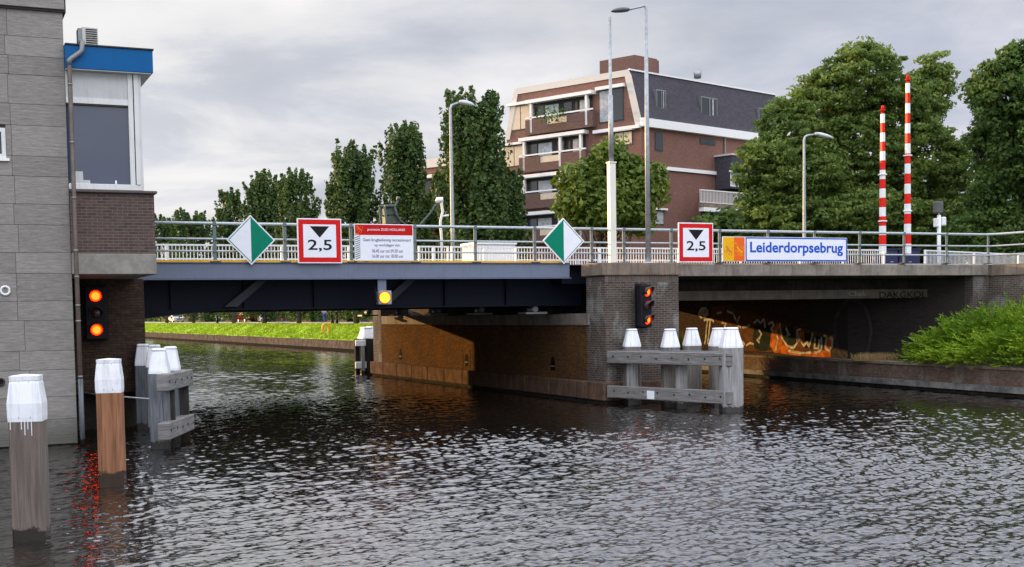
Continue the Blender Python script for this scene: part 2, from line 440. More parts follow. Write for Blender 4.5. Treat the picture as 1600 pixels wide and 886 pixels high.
MT['bolt'] = plain_mat('rusty bolt', (.02, .015, .012), .6)
MT['lampred'] = emit_mat('lit red lamp', (1.0, .009, .0005), 16)
MT['lampcore'] = emit_mat('lit lamp core', (1.0, .13, .005), 4.5)
MT['lampyellow'] = emit_mat('lit amber lamp', (1.0, .47, .01), 2.2)
MT['lampoff'] = plain_mat('unlit lens', (.05, .012, .012), .2)
MT['red_rail'] = plain_mat('red barrier paint', (.68, .02, .012), .4)
MT['blue_box'] = plain_mat('dark blue housing', (.008, .016, .07), .4)
MT['apt_brick'] = brick_mat('brown red apartment brick', (.17, .070, .048), (.22, .098, .07), (.16, .105, .085), .24, .07, .01, .15, False)
MT['apt_brick_dark'] = brick_mat('purplish brick', (.11, .058, .047), (.15, .08, .065), (.12, .08, .068), .24, .07, .01, .12, False)
MT['slate'] = brick_mat('dark slate tiles', (.042, .038, .05), (.06, .055, .07), (.02, .02, .022), .3, .16, .01, .1, False)
MT['cream_trim'] = paint_mat('cream trim', (.56, .53, .48), .5, (.5, .44, .35), .3)
MT['white_trim'] = paint_mat('white trim', (.78, .78, .76), .5, (.5, .5, .46), .3)
MT['blind_cream'] = plain_mat('cream roller blind', (.62, .51, .37), .6, 0, .08)
MT['curtain'] = plain_mat('pale curtain', (.42, .44, .45), .7, 0, .25, 4)
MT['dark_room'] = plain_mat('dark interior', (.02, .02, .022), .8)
MT['frame_dark'] = plain_mat('dark window frame', (.02, .03, .028), .5)
MT['asphalt'] = plain_mat('asphalt', (.06, .06, .06), .9, 0, .2, 3)
MT['path'] = plain_mat('pale path', (.42, .40, .38), .9, 0, .15, 3)
for _k in ('white', 'red', 'sign_dark_red', 'black', 'green_sign', 'blue_sign', 'orange_sign', 'yellow_sign', 'navy', 'hatch', 'steel_dark', 'red_rail', 'yellow', 'blue_roof', 'joint', 'brick_side', 'plinth', 'brick_niche', 'brick_pier', 'concrete_dark', 'hole', 'brick_low', 'concrete', 'concrete_brown', 'wood_black'):
    MT[_k].node_tree.nodes['Principled BSDF'].inputs['Specular IOR Level'].default_value = .12
MT['bark'] = wood_mat('bark', (.16, .135, .10), wetline=-5)
MT['bark_dark'] = wood_mat('dark bark', (.06, .05, .04), wetline=-5)
MT['poplar'] = leaf_mat('poplar leaves', (.028, .06, .016), (.06, .11, .022), (.12, .175, .04), .35)
MT['acacia'] = leaf_mat('acacia leaves', (.055, .105, .022), (.14, .21, .04), (.28, .36, .08), .5)
MT['darktree'] = leaf_mat('deep green leaves', (.034, .075, .018), (.08, .145, .028), (.17, .25, .05), .45)
MT['limetree'] = leaf_mat('yellow green leaves', (.05, .085, .010), (.105, .16, .016), (.20, .26, .03), .35)
MT['bush'] = leaf_mat('shrub sprays', (.05, .105, .010), (.15, .27, .016), (.34, .46, .03), .4)
MT['hedge'] = leaf_mat('hedge leaves', (.035, .08, .012), (.075, .15, .02), (.12, .22, .03), .3)
MT['pipe_green'] = plain_mat('verdigris metal', (.075, .10, .085), .6, .3, .3, 10)
MT['lifebuoy'] = plain_mat('orange yellow plastic', (.80, .40, .02), .4)
MT['car_white'] = plain_mat('white car paint', (.72, .73, .74), .25)
MT['car_red'] = plain_mat('dull red car paint', (.13, .008, .008), .3)
MT['tyre'] = plain_mat('tyre rubber', (.015, .015, .015), .8)
MT['skin'] = plain_mat('skin', (.5, .3, .22), .6)
MT['jeans'] = plain_mat('blue denim', (.03, .09, .26), .8)
MT['shirt'] = plain_mat('white shirt', (.75, .74, .74), .8)
MT['hair'] = plain_mat('brown hair', (.04, .025, .015), .7)
MT['slat_white'] = paint_mat('white slat panel', (.72, .72, .70), .5, (.4, .38, .35), .3)

# ------------------------------------------------------------------ water
def make_water():
    m, t, b = mat('canal water'); p = pos(t)
    setc(t, b, (.007, .0055, .004)); b.inputs['Roughness'].default_value = .02; b.inputs['IOR'].default_value = 1.7
    a = noise(t, scaled(t, p, (1, 1, 1)), 9, 3, .6); c = noise(t, p, 24, 2, .5)
    s_ = N(t, 'ShaderNodeSeparateXYZ'); t.links.new(p, s_.inputs[0])
    far = ramp(t, mth(t, 'MULTIPLY', s_.outputs[1], .01), [(.46, 0.0), (.60, 1.0)])
    w2 = noise(t, scaled(t, p, (1, 1.3, 1)), 2.2, 5, .6)
    hh = mth(t, 'ADD', mth(t, 'ADD', a, mth(t, 'MULTIPLY', c, .3)), mth(t, 'MULTIPLY', mth(t, 'MULTIPLY', w2, far), 1.0))
    bump(t, b, hh, .008, .5)
    rng = np.random.default_rng(5)
    lam = np.exp(np.linspace(math.log(.07), math.log(.85), 66))
    wind = math.radians(-72); comps = []
    for L in lam:
        comps.append((L, wind + rng.normal(0, .62), rng.uniform(0, 6.28), *rng.uniform(.3, .9, 2), *rng.uniform(0, 6, 2)))
    def patch_of_water(a0, a1, r0, r1, na, nr):
        ang = np.linspace(a0, a1, na); r = np.exp(np.linspace(math.log(r0), math.log(r1), nr))
        st = max(math.log(r1/r0)/nr, (a1-a0)/na)
        A, Rr = np.meshgrid(ang, r)
        X = np.cos(A)*Rr; Yv = np.sin(A)*Rr; Z = np.zeros_like(X)
        # patchiness: calm and ruffled areas
        patch = .88 + .30*np.sin(X*.21+1.0+.6*np.sin(Yv*.13))*np.sin(Yv*.17+2.0) + .12*np.sin(X*.55+Yv*.35)
        for L, th, ph, f1, f2, p1, p2 in comps:
            k = 2*math.pi/L; slope = .050 * (1.0 if L < .28 else .50)
            fade = np.clip((L - Rr*st*2.0)/(L*.5), 0, 1)
            if fade.max() <= 0: continue
            ph2 = 1.1*np.sin(X*f1+p1) + 1.1*np.sin(Yv*f2+p2)
            Z += slope/k*np.sin(k*(X*math.cos(th)+Yv*math.sin(th))+ph+ph2)*fade
        Z *= patch * np.interp(Yv, [33, 42, 60], [1.0, .66, .72])
        V = np.stack([X, Yv, Z], -1).reshape(-1, 3)
        idx = np.arange(na*nr).reshape(nr, na)
        return V, np.stack([idx[:-1, :-1], idx[1:, :-1], idx[1:, 1:], idx[:-1, 1:]], -1).reshape(-1, 4)
    V1, q1 = patch_of_water(math.radians(90-56), math.radians(90+6), 9.5, 62, 900, 1450)
    dl, dr_ = D(590, 560), D(190, 560)
    V2, q2 = patch_of_water(math.atan2(dl[1], dl[0]), math.atan2(dr_[1], dr_[0]), 62, 330, 300, 1300)
    V2[:, 2] -= .004
    V = np.vstack([V1, V2]); q = np.vstack([q1, q2+len(V1)])
    n0 = len(V)
    ext = np.array([(-60, -40, -.09), (600, -40, -.09), (600, 1200, -.09), (-60, 1200, -.09)])
    V = np.vstack([V, ext]); q = np.vstack([q, [[n0, n0+1, n0+2, n0+3]]])
    me = bpy.data.meshes.new('water')
    me.vertices.add(len(V)); me.vertices.foreach_set('co', V.ravel())
    me.loops.add(len(q)*4); me.loops.foreach_set('vertex_index', q.ravel().astype(np.int32))
    me.polygons.add(len(q)); me.polygons.foreach_set('loop_start', np.arange(0, len(q)*4, 4, dtype=np.int32))
    me.polygons.foreach_set('use_smooth', np.ones(len(q), dtype=bool))
    me.update(calc_edges=True); me.validate()
    if me.polygons[0].normal.z < 0: me.flip_normals()
    me.materials.append(m)
    o = bpy.data.objects.new('water', me); COL.objects.link(o); o['kind'] = 'structure'
make_water()

# ------------------------------------------------------------------ ground
def grass_mat(name, c1, c2, c3):
    m, t, b = mat(name); p = pos(t)
    a = noise(t, p, 1.3, 6, .65); f = noise(t, p, 14, 4, .6)
    setc(t, b, ramp(t, mth(t, 'ADD', mth(t, 'MULTIPLY', a, .55), mth(t, 'MULTIPLY', f, .45)), [(.36, c1), (.5, c2), (.64, c3)]))
    b.inputs['Roughness'].default_value = .9; bump(t, b, f, .05, .7); return m
MT['grass'] = grass_mat('mown grass', (.14, .22, .006), (.27, .42, .010), (.42, .60, .015))
MT['soil'] = grass_mat('rough ground', (.03, .035, .02), (.055, .07, .03), (.08, .10, .04))

QX = [(27.6, 52), (27.5, 88), (25.9, 173), (25.0, 420)]
def qx(y):
    for (a, ya), (b, yb) in zip(QX, QX[1:]):
        if y <= yb: return a + (b-a)*(y-ya)/(yb-ya)
    return QX[-1][0]
def strip(offs, name, matl, y0=52, y1=420, n=90, jit=0.0, kind='structure', label=None, cat=None):
    """sheet along the far quay; offs = [(dx from quay line, z), ...]"""
    ys = np.exp(np.linspace(math.log(y0), math.log(y1), n)); vs = []; fs = []; k = len(offs)
    rg = np.random.default_rng(3)
    for y in ys:
        for j, (dx, z) in enumerate(offs):
            vs.append((qx(y)+dx, y, z+(rg.normal(0, jit) if 0 < j < k-1 else 0)))
    for i in range(n-1):
        for j in range(k-1):
            fs.append((i*k+j, i*k+j+1, (i+1)*k+j+1, (i+1)*k+j))
    o = MB().add(vs, fs).build(name, matl); 
    if kind: o['kind'] = kind
    if label: tag(o, label, cat)
    return o
strip([(.46, .80), (.9, .98), (1.5, 1.2), (2.1, 1.45), (2.7, 1.68), (3.3, 1.84), (4.0, 1.9)], 'grass_bank', MT['grass'], n=260, jit=.05)
strip([(3.98, 1.905), (6.4, 1.93)], 'road', MT['asphalt'])
strip([(6.4, 1.945), (6.4, 2.03), (8.4, 2.04)], 'pavement', MT['path'])
strip([(8.38, 2.0), (14, 2.05), (500, 2.1)], 'ground', MT['soil'])
# grass tufts on the bank: one blade carpet
def tufts():
    n = 26000
    y = np.exp(RNG.uniform(math.log(60), math.log(240), n)); u = RNG.uniform(.5, 3.9, n)
    x = np.array([qx(v) for v in y]) + u
    z = np.interp(u, [.46, .9, 1.5, 2.1, 2.7, 3.3, 4.0], [.8, .98, 1.2, 1.45, 1.68, 1.84, 1.9])
    h = RNG.uniform(.07, .2, n)*(1+(u < .7)*.5); wd = RNG.uniform(.05, .13, n); a = RNG.uniform(0, 3.14, n)
    lean = RNG.normal(0, .06, (n, 2))
    v = np.zeros((n, 3, 3))
    v[:, 0] = np.stack([x-np.cos(a)*wd, y-np.sin(a)*wd, z-.02], -1)
    v[:, 1] = np.stack([x+np.cos(a)*wd, y+np.sin(a)*wd, z-.02], -1)
    v[:, 2] = np.stack([x+lean[:, 0], y+lean[:, 1], z+h], -1)
    me = bpy.data.meshes.new('grass_tufts'); V = v.reshape(-1, 3)
    me.from_pydata(V.tolist(), [], np.arange(n*3).reshape(n, 3).tolist()); me.materials.append(MT['tuft'])
    o = bpy.data.objects.new('grass_tufts', me); COL.objects.link(o)
    tag(o, 'bright green grass on the bank beyond the bridge', 'grass', kind='stuff')
MT['tuft'] = leaf_mat('grass blades', (.13, .21, .006), (.28, .42, .010), (.46, .62, .02), .3)
tufts()
# far quay wall
MT['quayc'] = concrete_mat('stained quay concrete', (.16, .125, .10), .6)
MT['quayc'].node_tree.nodes['Principled BSDF'].inputs['Specular IOR Level'].default_value = .1
def quay():
    mb = MB(); ys = [52 + i*4.0 for i in range(60)]
    for i in range(59):
        a, b = ys[i]+.02, ys[i+1]-.02
        z = .80 + random.uniform(-.01, .02)
        x0, x1 = qx(a), qx(b)
        mb.add([(x0, a, -.5), (x1, b, -.5), (x1, b, z), (x0, a, z), (x0+.5, a, -.5), (x1+.5, b, -.5), (x1+.5, b, z), (x0+.5, a, z)],
               [(0, 3, 2, 1), (3, 7, 6, 2), (4, 5, 6, 7), (0, 4, 7, 3), (1, 2, 6, 5)])
    tag(mb.build('quay_wall', MT['quayc']), 'low stained concrete quay wall below the far grass bank', 'quay wall')
    mb = MB()
    for i in range(59):
        a, b = ys[i], ys[i+1]
        mb.add([(qx(a)-.1, a, -.4), (qx(b)-.1, b, -.4), (qx(b)-.1, b, .2), (qx(a)-.1, a, .2), (qx(a), a, .2), (qx(b), b, .2)], [(0, 3, 2, 1), (3, 4, 5, 2)])
    q = bpy.data.objects['quay_wall']; mb.build('waling_beam', MT['hole'], q)
quay()
# left bank, out of the picture but there
g = MB(); g.box((-60, -40, -1), (-3.0, 28.3, 1.35)); g.box((-60, 28.35, -1), (2.3, 33, 1.35)); g.box((-60, 33.3, -1), (3.5, 52, 3.9)); g.box((-60, 52, -1), (3.5, 420, 1.9))
g.build('left_bank', MT['soil'])['kind'] = 'structure'
# embankment and right bank
g = MB(); g.prism([(33.9, 33.8), (60, 33.8), (220, 33.8), (220, 51.7), (33.9, 51.7)], 2, -1, 4.0)
g.build('bridge_embankment', MT['soil'])['kind'] = 'structure'
g = MB()
g.add([(28.5, 26.7, .80), (28.3, 20, .80), (27.9, 5, .80), (34, 5, 1.8), (34, 20, 1.8), (32, 32.8, 1.1), (29.0, 33, .80), (220, 5, 2.4), (220, 33.2, 3.8), (34.5, 33.2, 3.6), (29.2, 42, .8), (30.3, 42, .8), (30.3, 33, .8), (34, 20, 3.6), (36, 5, 3.6)],
      [(0, 6, 5, 4), (0, 4, 1), (1, 4, 3, 2)])
g.build('right_bank', MT['soil'])['kind'] = 'structure'
g = MB(); g.box((27.9, 51.7, -1), (220, 53, 1.9)); g.box((35, -5, -1), (220, 33.29, 3.6))
g.build('right_ground', MT['soil'])['kind'] = 'structure'

# ------------------------------------------------------------------ bridge
YF, YB = 33.0, 51.7
br = empty('bridge', (11, 42, 0), 'grey blue bascule bridge on a brick pier over the dark canal', 'bridge')
mb = MB()                                                      # steel leaf
mb.box((4.3, YF, 3.67), (16.86, YF+.16, 4.08), bev=.01); mb.box((4.3, YF-.1, 3.645), (16.86, YF+.3, 3.668))
mb.box((4.3, YF-.05, 4.082), (16.86, YF+.2, 4.1))
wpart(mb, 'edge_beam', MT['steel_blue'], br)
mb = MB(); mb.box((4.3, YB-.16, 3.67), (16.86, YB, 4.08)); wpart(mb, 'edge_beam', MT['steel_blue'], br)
mb = MB(); mb.box((4.3, YF-.052, 4.102), (16.6, YF+.10, 4.15)); wpart(mb, 'yellow_kerb_strip', MT['yellow'], br)
mb = MB(); mb.box((4.3, YF+.161, 3.80), (16.9, YB-.161, 4.04)); 
for x in np.arange(5.2, 16.8, 1.2): mb.box((x, YF+1.4, 3.35), (x+.03, YB-.3, 3.80))
mb.box((16.9, YF+.6, 3.5), (18.6, YB-.2, 3.99))
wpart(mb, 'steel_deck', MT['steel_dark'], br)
def girder(y):
    poly = [(3.6, 3.8), (3.6, 2.52), (5.4, 2.76), (6.6, 2.87), (7.2, 2.9), (17.9, 2.9), (17.9, 3.49)]
    poly = [(3.6, 3.799), (3.6, 2.52), (5.4, 2.76), (6.6, 2.87), (7.2, 2.9), (17.9, 2.9), (17.9, 3.49), (16.89, 3.49), (16.89, 3.799)]
    mb = MB(); mb.prism(poly, 1, y, y+.04)
    bot = [(3.6, 2.52), (5.4, 2.76), (6.6, 2.87), (7.2, 2.9), (17.9, 2.9)]
    fl = [(x, z-.035) for x, z in bot] + [(x, z-.002) for x, z in reversed(bot)]
    mb.prism(fl, 1, y-.16, y+.2)
    for x in np.arange(5.6, 16.5, 1.95): mb.box((x, y-.12, 2.905), (x+.02, y-.002, 3.795))
    return mb
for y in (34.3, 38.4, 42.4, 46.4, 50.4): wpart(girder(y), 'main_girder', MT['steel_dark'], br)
for xx in (7.9, 4.7, 12.2):                                    # slanting outrigger brackets
    mb = MB(); mb.prism([(xx, 3.66), (xx+.28, 3.66), (xx-.55, 2.95), (xx-.9, 2.95)], 1, YF+1.1, YF+1.14)
    wpart(mb, 'bracket', MT['steel_mid'], br)
for i, y in enumerate((34.5, 38.6, 42.6, 46.6, 50.6)):
    for x in (16.2,):
        mb = MB(); mb.box((x-.2, y-.3, 2.621), (x+.5, y+.3, 2.68)); mb.tube((x+.15, y-.22, 2.77), (x+.15, y+.22, 2.77), .09); wpart(mb, 'bearing', MT['zinc'], br)

# pier
pier = MB(); pier.box((17.35, 31.75, .63), (19.8, 32.9, 3.69)); pier.box((17.35, 51.9, .63), (19.8, 53.0, 2.9))
pier.box((18.6, 32.9, .63), (19.8, 51.9, 3.66)); 
pier_o = wpart(pier, 'pier', MT['brick_pier'], br)
mb = MB(); mb.box((17.353, 32.901, .63), (18.6, 51.899, 2.26)); wpart(mb, 'pier_flank', MT['brick_side'], br)
mb = MB(); mb.box((17.30, 32.7, 2.262), (18.6, 51.7, 2.61), bev=.015); wpart(mb, 'bearing_ledge', MT['concrete'], br)
mb = MB(); mb.box((17.26, 31.68, 3.692), (19.86, 33.05, 4.06), bev=.02); wpart(mb, 'pier_coping', MT['concrete_brown'], br)
mb = MB()                                                      # soldier course under the coping
mb.box((17.348, 31.745, 3.50), (19.79, 31.7499, 3.691)); 
wpart(mb, 'soldier_course', brick_mat('soldier course', (.07, .05, .04), (.14, .10, .075), (.13, .12, .11), .075, .22, .01, .3, False), br)
mb = MB()
ys = np.linspace(31.62, 53.1, 13)
for a, b in zip(ys, ys[1:]): mb.box((17.2, a+.004, .1), (17.8, b-.004, .63), bev=.03)
mb.box((17.81, 31.62, .1), (19.85, 32.3, .63), bev=.03); mb.box((17.81, 52.3, .1), (19.85, 53.1, .63), bev=.03)
mb.box((17.8, 32.31, .1), (19.83, 52.29, .62))
wpart(mb, 'plinth', MT['plinth'], br)
mb = MB(); mb.box((17.28, 31.7, -1), (19.75, 53.0, .098)); wpart(mb, 'pier_footing', MT['concrete_dark'], br)
for px, py in ((626, 556), (729, 565), (864, 571)):            # mooring niches
    p = PX(px, py, 17.35); y = p[1]; z = p[2]
    arc = [(y+math.cos(a)*.15, z+.06+math.sin(a)*.22) for a in np.linspace(0, math.pi, 9)] + [(y-.15, z-.16), (y+.15, z-.16)]
    o = MB().prism(arc, 0, 17.345, 17.352); n_ = wpart(o, 'mooring_niche', MT['hole'], br)
    mb = MB(); mb.box((17.338, y-.13, z-.04), (17.344, y+.13, z)); o2 = mb.build('niche_bar', MT['concrete'], n_)
p = PX(729, 565, 17.35)
mb = MB(); fy, fz = p[1], p[2]
for a, b in (((17.346, fy-.36, fz-.3), (17.3515, fy-.33, fz+.42)), ((17.346, fy+.33, fz-.3), (17.3515, fy+.36, fz+.42)), ((17.346, fy-.36, fz-.33), (17.3515, fy+.36, fz-.3))): mb.box(a, b)
wpart(mb, 'niche_surround', MT['concrete_dark'], br)

# concrete span on the right
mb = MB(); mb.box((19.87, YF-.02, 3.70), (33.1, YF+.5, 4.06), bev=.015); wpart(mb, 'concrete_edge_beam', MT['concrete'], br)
mb = MB(); mb.box((19.87, YF+.1, 4.062), (33.1, YF+.9, 4.1)); wpart(mb, 'kerb', MT['path'], br)
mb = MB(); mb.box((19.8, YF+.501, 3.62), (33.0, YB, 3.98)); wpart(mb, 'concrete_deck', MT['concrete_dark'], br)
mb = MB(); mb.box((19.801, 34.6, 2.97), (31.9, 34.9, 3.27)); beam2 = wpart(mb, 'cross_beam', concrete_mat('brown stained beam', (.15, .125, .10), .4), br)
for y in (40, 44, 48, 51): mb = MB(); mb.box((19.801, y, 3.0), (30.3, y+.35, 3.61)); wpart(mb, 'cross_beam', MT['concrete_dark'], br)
mb = MB(); mb.box((19.801, 34.8, 3.271), (31.5, 36.0, 3.615)); wpart(mb, 'beam_haunch', MT['concrete_dark'], br)
# abutments
mb = MB(); mb.prism([(30.3, 51.6), (30.3, 37.0), (31.4, 35.4), (32.6, 33.3), (34, 33.7), (34, 51.6)], 2, .3, 3.615); abut = wpart(mb, 'abutment', MT['brick_shade'], br)
mb = MB(); mb.box((32.5, 33.1, .5), (33.3, 33.69, 3.69)); wpart(mb, 'abutment', MT['brick_pier'], br)
mb = MB(); mb.box((3.6, 33.2, -.5), (4.55, 60.8, 4.02)); mb.box((1.0, 60.0, -.5), (3.6, 60.8, 4.4)); mb.box((3.7, 52, 4.02), (4.55, 60.8, 4.9)); wpart(mb, 'left_abutment_shadow_wall', MT['brick_niche'], br)  # left abutment; unseen stretch beyond the bridge added to cast the pier shadow edge
# wing wall bending towards us, with coping
dw = Vector((.165, -.986, 0)).normalized(); nw = Vector((-dw.y, dw.x, 0))
def slab(p, d, L, th, z0, z1, n=None):
    n = n or Vector((-d.y, d.x, 0)); a = Vector(p); b = a + d*L
    q = [a, b, b+n*th, a+n*th]
    vs = [(v.x, v.y, z0) for v in q] + [(v.x, v.y, z1) for v in q]
    return vs, [(0, 3, 2, 1), (4, 5, 6, 7), (0, 1, 5, 4), (1, 2, 6, 5), (2, 3, 7, 6), (3, 0, 4, 7)]
mb = MB(); mb.add(*slab((33.25, 33.1, 0), dw, 16, .5, .5, 3.69)); wpart(mb, 'wing_wall', MT['brick_pier'], br)
mb = MB(); mb.add(*slab((33.15, 33.4, 0), dw, 16.4, .7, 3.692, 4.06)); wpart(mb, 'wing_wall_coping', MT['concrete_brown'], br)
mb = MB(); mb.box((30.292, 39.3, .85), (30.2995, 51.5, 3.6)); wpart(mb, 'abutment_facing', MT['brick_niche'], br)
# graffiti: painted strokes on the abutment, lettering on the beam
XG = 30.291
def gframe(u, v, d): return (XG-d, u, v)
def ribbon(mb, pts, wd, d=.004, cyc=False):
    """flat painted stroke; pts as (y,z)"""
    pts = [Vector(p) for p in pts]; n = len(pts); L = []; 
    for i in range(n):
        t = (pts[min(i+1, n-1)]-pts[max(i-1, 0)]); t = t.normalized() if t.length > 0 else Vector((1, 0)); nn = Vector((-t.y, t.x))
        k = wd*(.8+.4*random.random())
        L += [pts[i]+nn*k/2, pts[i]-nn*k/2]
    mb.add([gframe(p.x, p.y, d) for p in L], [(2*i, 2*i+2, 2*i+3, 2*i+1) for i in range(n-1)])
def gp(px, py): q = PX(px, py, XG); return (q[1], q[2])
def blob(mb, pix, d): 
    mb.add([gframe(*gp(*p), d) for p in pix], [list(range(len(pix)))])
mb = MB()
blob(mb, [(1205, 520), (1214, 505), (1219, 510), (1222, 530), (1235, 546), (1262, 551), (1298, 545), (1298, 559), (1250, 556), (1210, 551), (1203, 540)], .004)
blob(mb, [(1246, 520), (1256, 518), (1258, 530), (1250, 534)], .009)
blob(mb, [(1292, 527), (1302, 524), (1301, 542), (1290, 546)], .005)
wpart(mb, 'graffiti', plain_mat('orange spray paint', (.60, .17, .03), .7, 0, .5, 3), br, 'orange painted graffiti ground')
mb = MB()
blob(mb, [(1180, 508), (1196, 504), (1203, 512), (1208, 546), (1190, 549), (1178, 544), (1176, 525)], .003)
blob(mb, [(1256, 520), (1268, 521), (1270, 545), (1258, 544)], .0065)
blob(mb, [(1276, 524), (1288, 526), (1286, 548), (1275, 546)], .0067)
blob(mb, [(1222, 512), (1240, 508), (1244, 536), (1232, 542), (1224, 530)], .006)
wpart(mb, 'graffiti', plain_mat('dark green spray paint', (.03, .04, .03), .7, 0, .3, 3), br, 'dark green graffiti fills')
mb = MB()
blob(mb, [(1150, 485), (1176, 488), (1200, 498), (1250, 512), (1300, 524), (1300, 548), (1200, 550), (1160, 548), (1148, 530)], .0022)
blob(mb, [(1112, 480), (1140, 476), (1152, 486), (1150, 508), (1136, 512), (1118, 502), (1110, 495)], .0035)
wpart(mb, 'graffiti', plain_mat('brown spray paint', (.14, .065, .03), .7, 0, .3, 3), br, 'brown graffiti fill')
mb = MB()
blob(mb, [(1093, 484), (1100, 481), (1107, 484), (1108, 492), (1102, 497), (1094, 495), (1091, 489)], .008)
wpart(mb, 'graffiti', plain_mat('pale spray paint', (.42, .41, .36), .7, 0, .5, 8), br, 'pale painted graffiti blob')
mb = MB()
strokes = [[(1093, 488), (1096, 482), (1103, 481), (1106, 487), (1102, 494), (1095, 496), (1092, 491)],
 [(1098, 484), (1101, 492), (1097, 495)], [(1106, 501), (1104, 514), (1103, 530), (1101, 538)], [(1110, 501), (1108, 520), (1106, 538)],
 [(1150, 500), (1154, 508), (1153, 520), (1158, 532), (1164, 538), (1160, 542)], [(1156, 494), (1152, 505), (1158, 512)],
 [(1178, 505), (1184, 500), (1189, 505), (1194, 498), (1196, 512)], [(1200, 507), (1206, 503), (1210, 508), (1205, 514), (1209, 520)],
 [(1219, 505), (1222, 528), (1230, 540), (1240, 544), (1246, 536), (1246, 516), (1252, 514)],
 [(1228, 512), (1232, 520), (1229, 524), (1235, 522)], [(1252, 534), (1256, 540), (1262, 534), (1264, 542), (1268, 530), (1270, 520)],
 [(1274, 528), (1273, 544), (1279, 544), (1281, 530)], [(1284, 526), (1284, 546), (1276, 552), (1272, 550)],
 [(1287, 524), (1292, 526), (1290, 544), (1296, 548), (1301, 540), (1301, 530), (1297, 528)], [(1166, 540), (1172, 536), (1178, 538)],
 [(1160, 512), (1168, 510), (1172, 508)], [(1183, 530), (1187, 536)], [(1120, 490), (1128, 488)], [(1212, 548), (1216, 530), (1212, 516)], [(1232, 548), (1250, 552), (1268, 551)], [(1246, 524), (1250, 530), (1246, 534)], [(1136, 486), (1146, 490), (1150, 500)], [(1100, 500), (1112, 499), (1116, 503)], [(1186, 515), (1190, 522), (1186, 530)], [(1128, 504), (1135, 506), (1132, 512)]]
for s in strokes:
    pts = []
    for (a, b), (c, d2) in zip(s, s[1:]):
        for t_ in (0, .34, .67): pts.append(gp(a+(c-a)*t_, b+(d2-b)*t_))
    pts.append(gp(*s[-1])); ribbon(mb, pts, .095, .012)
wpart(mb, 'graffiti', plain_mat('chalky spray paint', (.62, .57, .44), .7, 0, .4, 6), br, 'chalk white graffiti outlines')
mb = MB()                                                      # large faint oval in the dark part
pc = gp(1332, 520)
ov = [(pc[0]+math.cos(a)*1.0, pc[1]+.05+math.sin(a)*1.15) for a in np.linspace(0, 2*math.pi, 30)]
ribbon(mb, ov, .16, .004)
wpart(mb, 'graffiti', plain_mat('mauve spray paint', (.10, .075, .085), .7, 0, .3, 4), br, 'faint mauve graffiti oval')
mb = MB(); a = PY(1374, 466, 34.595); b = PY(1447, 455, 34.595)
text_into(mb, 'DAKGKOL', a[0], b[0], a[2], b[2], 34.598, .012)
wpart(mb, 'graffiti', MT['black'], br, 'black graffiti tag on the cross beam')
mb = MB(); a = PY(1326, 463, 34.595); b = PY(1354, 455, 34.595)
text_into(mb, 'Cliek', a[0], b[0], a[2], b[2], 34.598, .004)
wpart(mb, 'graffiti', plain_mat('grey spray paint', (.28, .27, .25), .7), br, 'small grey graffiti tag on the cross beam')
# low brick quay in front of the right abutment
lw = MB(); pts = [(30.4, 51.6), (29.09, 41.7), (28.56, 34.4), (28.16, 26.7), (27.6, 10)]
lw_o = empty('low_quay_wall', (28.5, 34, 0), 'low brick quay wall below the shrub and the right span', 'quay wall')
def strip_wall(pts, z0, z1, off, th):
    mb = MB()
    for (ax, ay), (bx, by) in zip(pts, pts[1:]):
        mb.add([(ax-off, ay, z0), (bx-off, by, z0), (bx-off, by, z1), (ax-off, ay, z1), (ax-off+th, ay, z0), (bx-off+th, by, z0), (bx-off+th, by, z1), (ax-off+th, ay, z1)],
               [(0, 1, 2, 3), (3, 2, 6, 7), (5, 4, 7, 6), (0, 3, 7, 4), (1, 5, 6, 2)])
    return mb
wpart(strip_wall(pts, .30, .78, 0, .6), 'brick_face', MT['brick_low'], lw_o)
wpart(strip_wall(pts, .782, .86, .04, .7), 'coping', MT['concrete_brown'], lw_o)
wpart(strip_wall(pts, .12, .30, .14, .5), 'concrete_skirt', concrete_mat('pale stained skirt', (.22, .22, .21), .75), lw_o)
wpart(strip_wall(pts, -1, .118, .02, .5), 'footing', MT['concrete_dark'], lw_o)
g = MB(); g.add([(29.0, 51.6, .8), (30.3, 51.6, .8), (30.3, 33, .8), (33.3, 33.0, .8), (28.6, 33, .8), (29.2, 41.7, .8)], [(0, 5, 4, 2, 1), (4, 3, 2)])
g.build('ledge_ground', MT['soil'])['kind'] = 'structure'
g = MB(); g.box((4.6, YF+.21, 4.041), (60, YB-.2, 4.06)); g.build('road_deck', MT['asphalt'])['kind'] = 'structure'

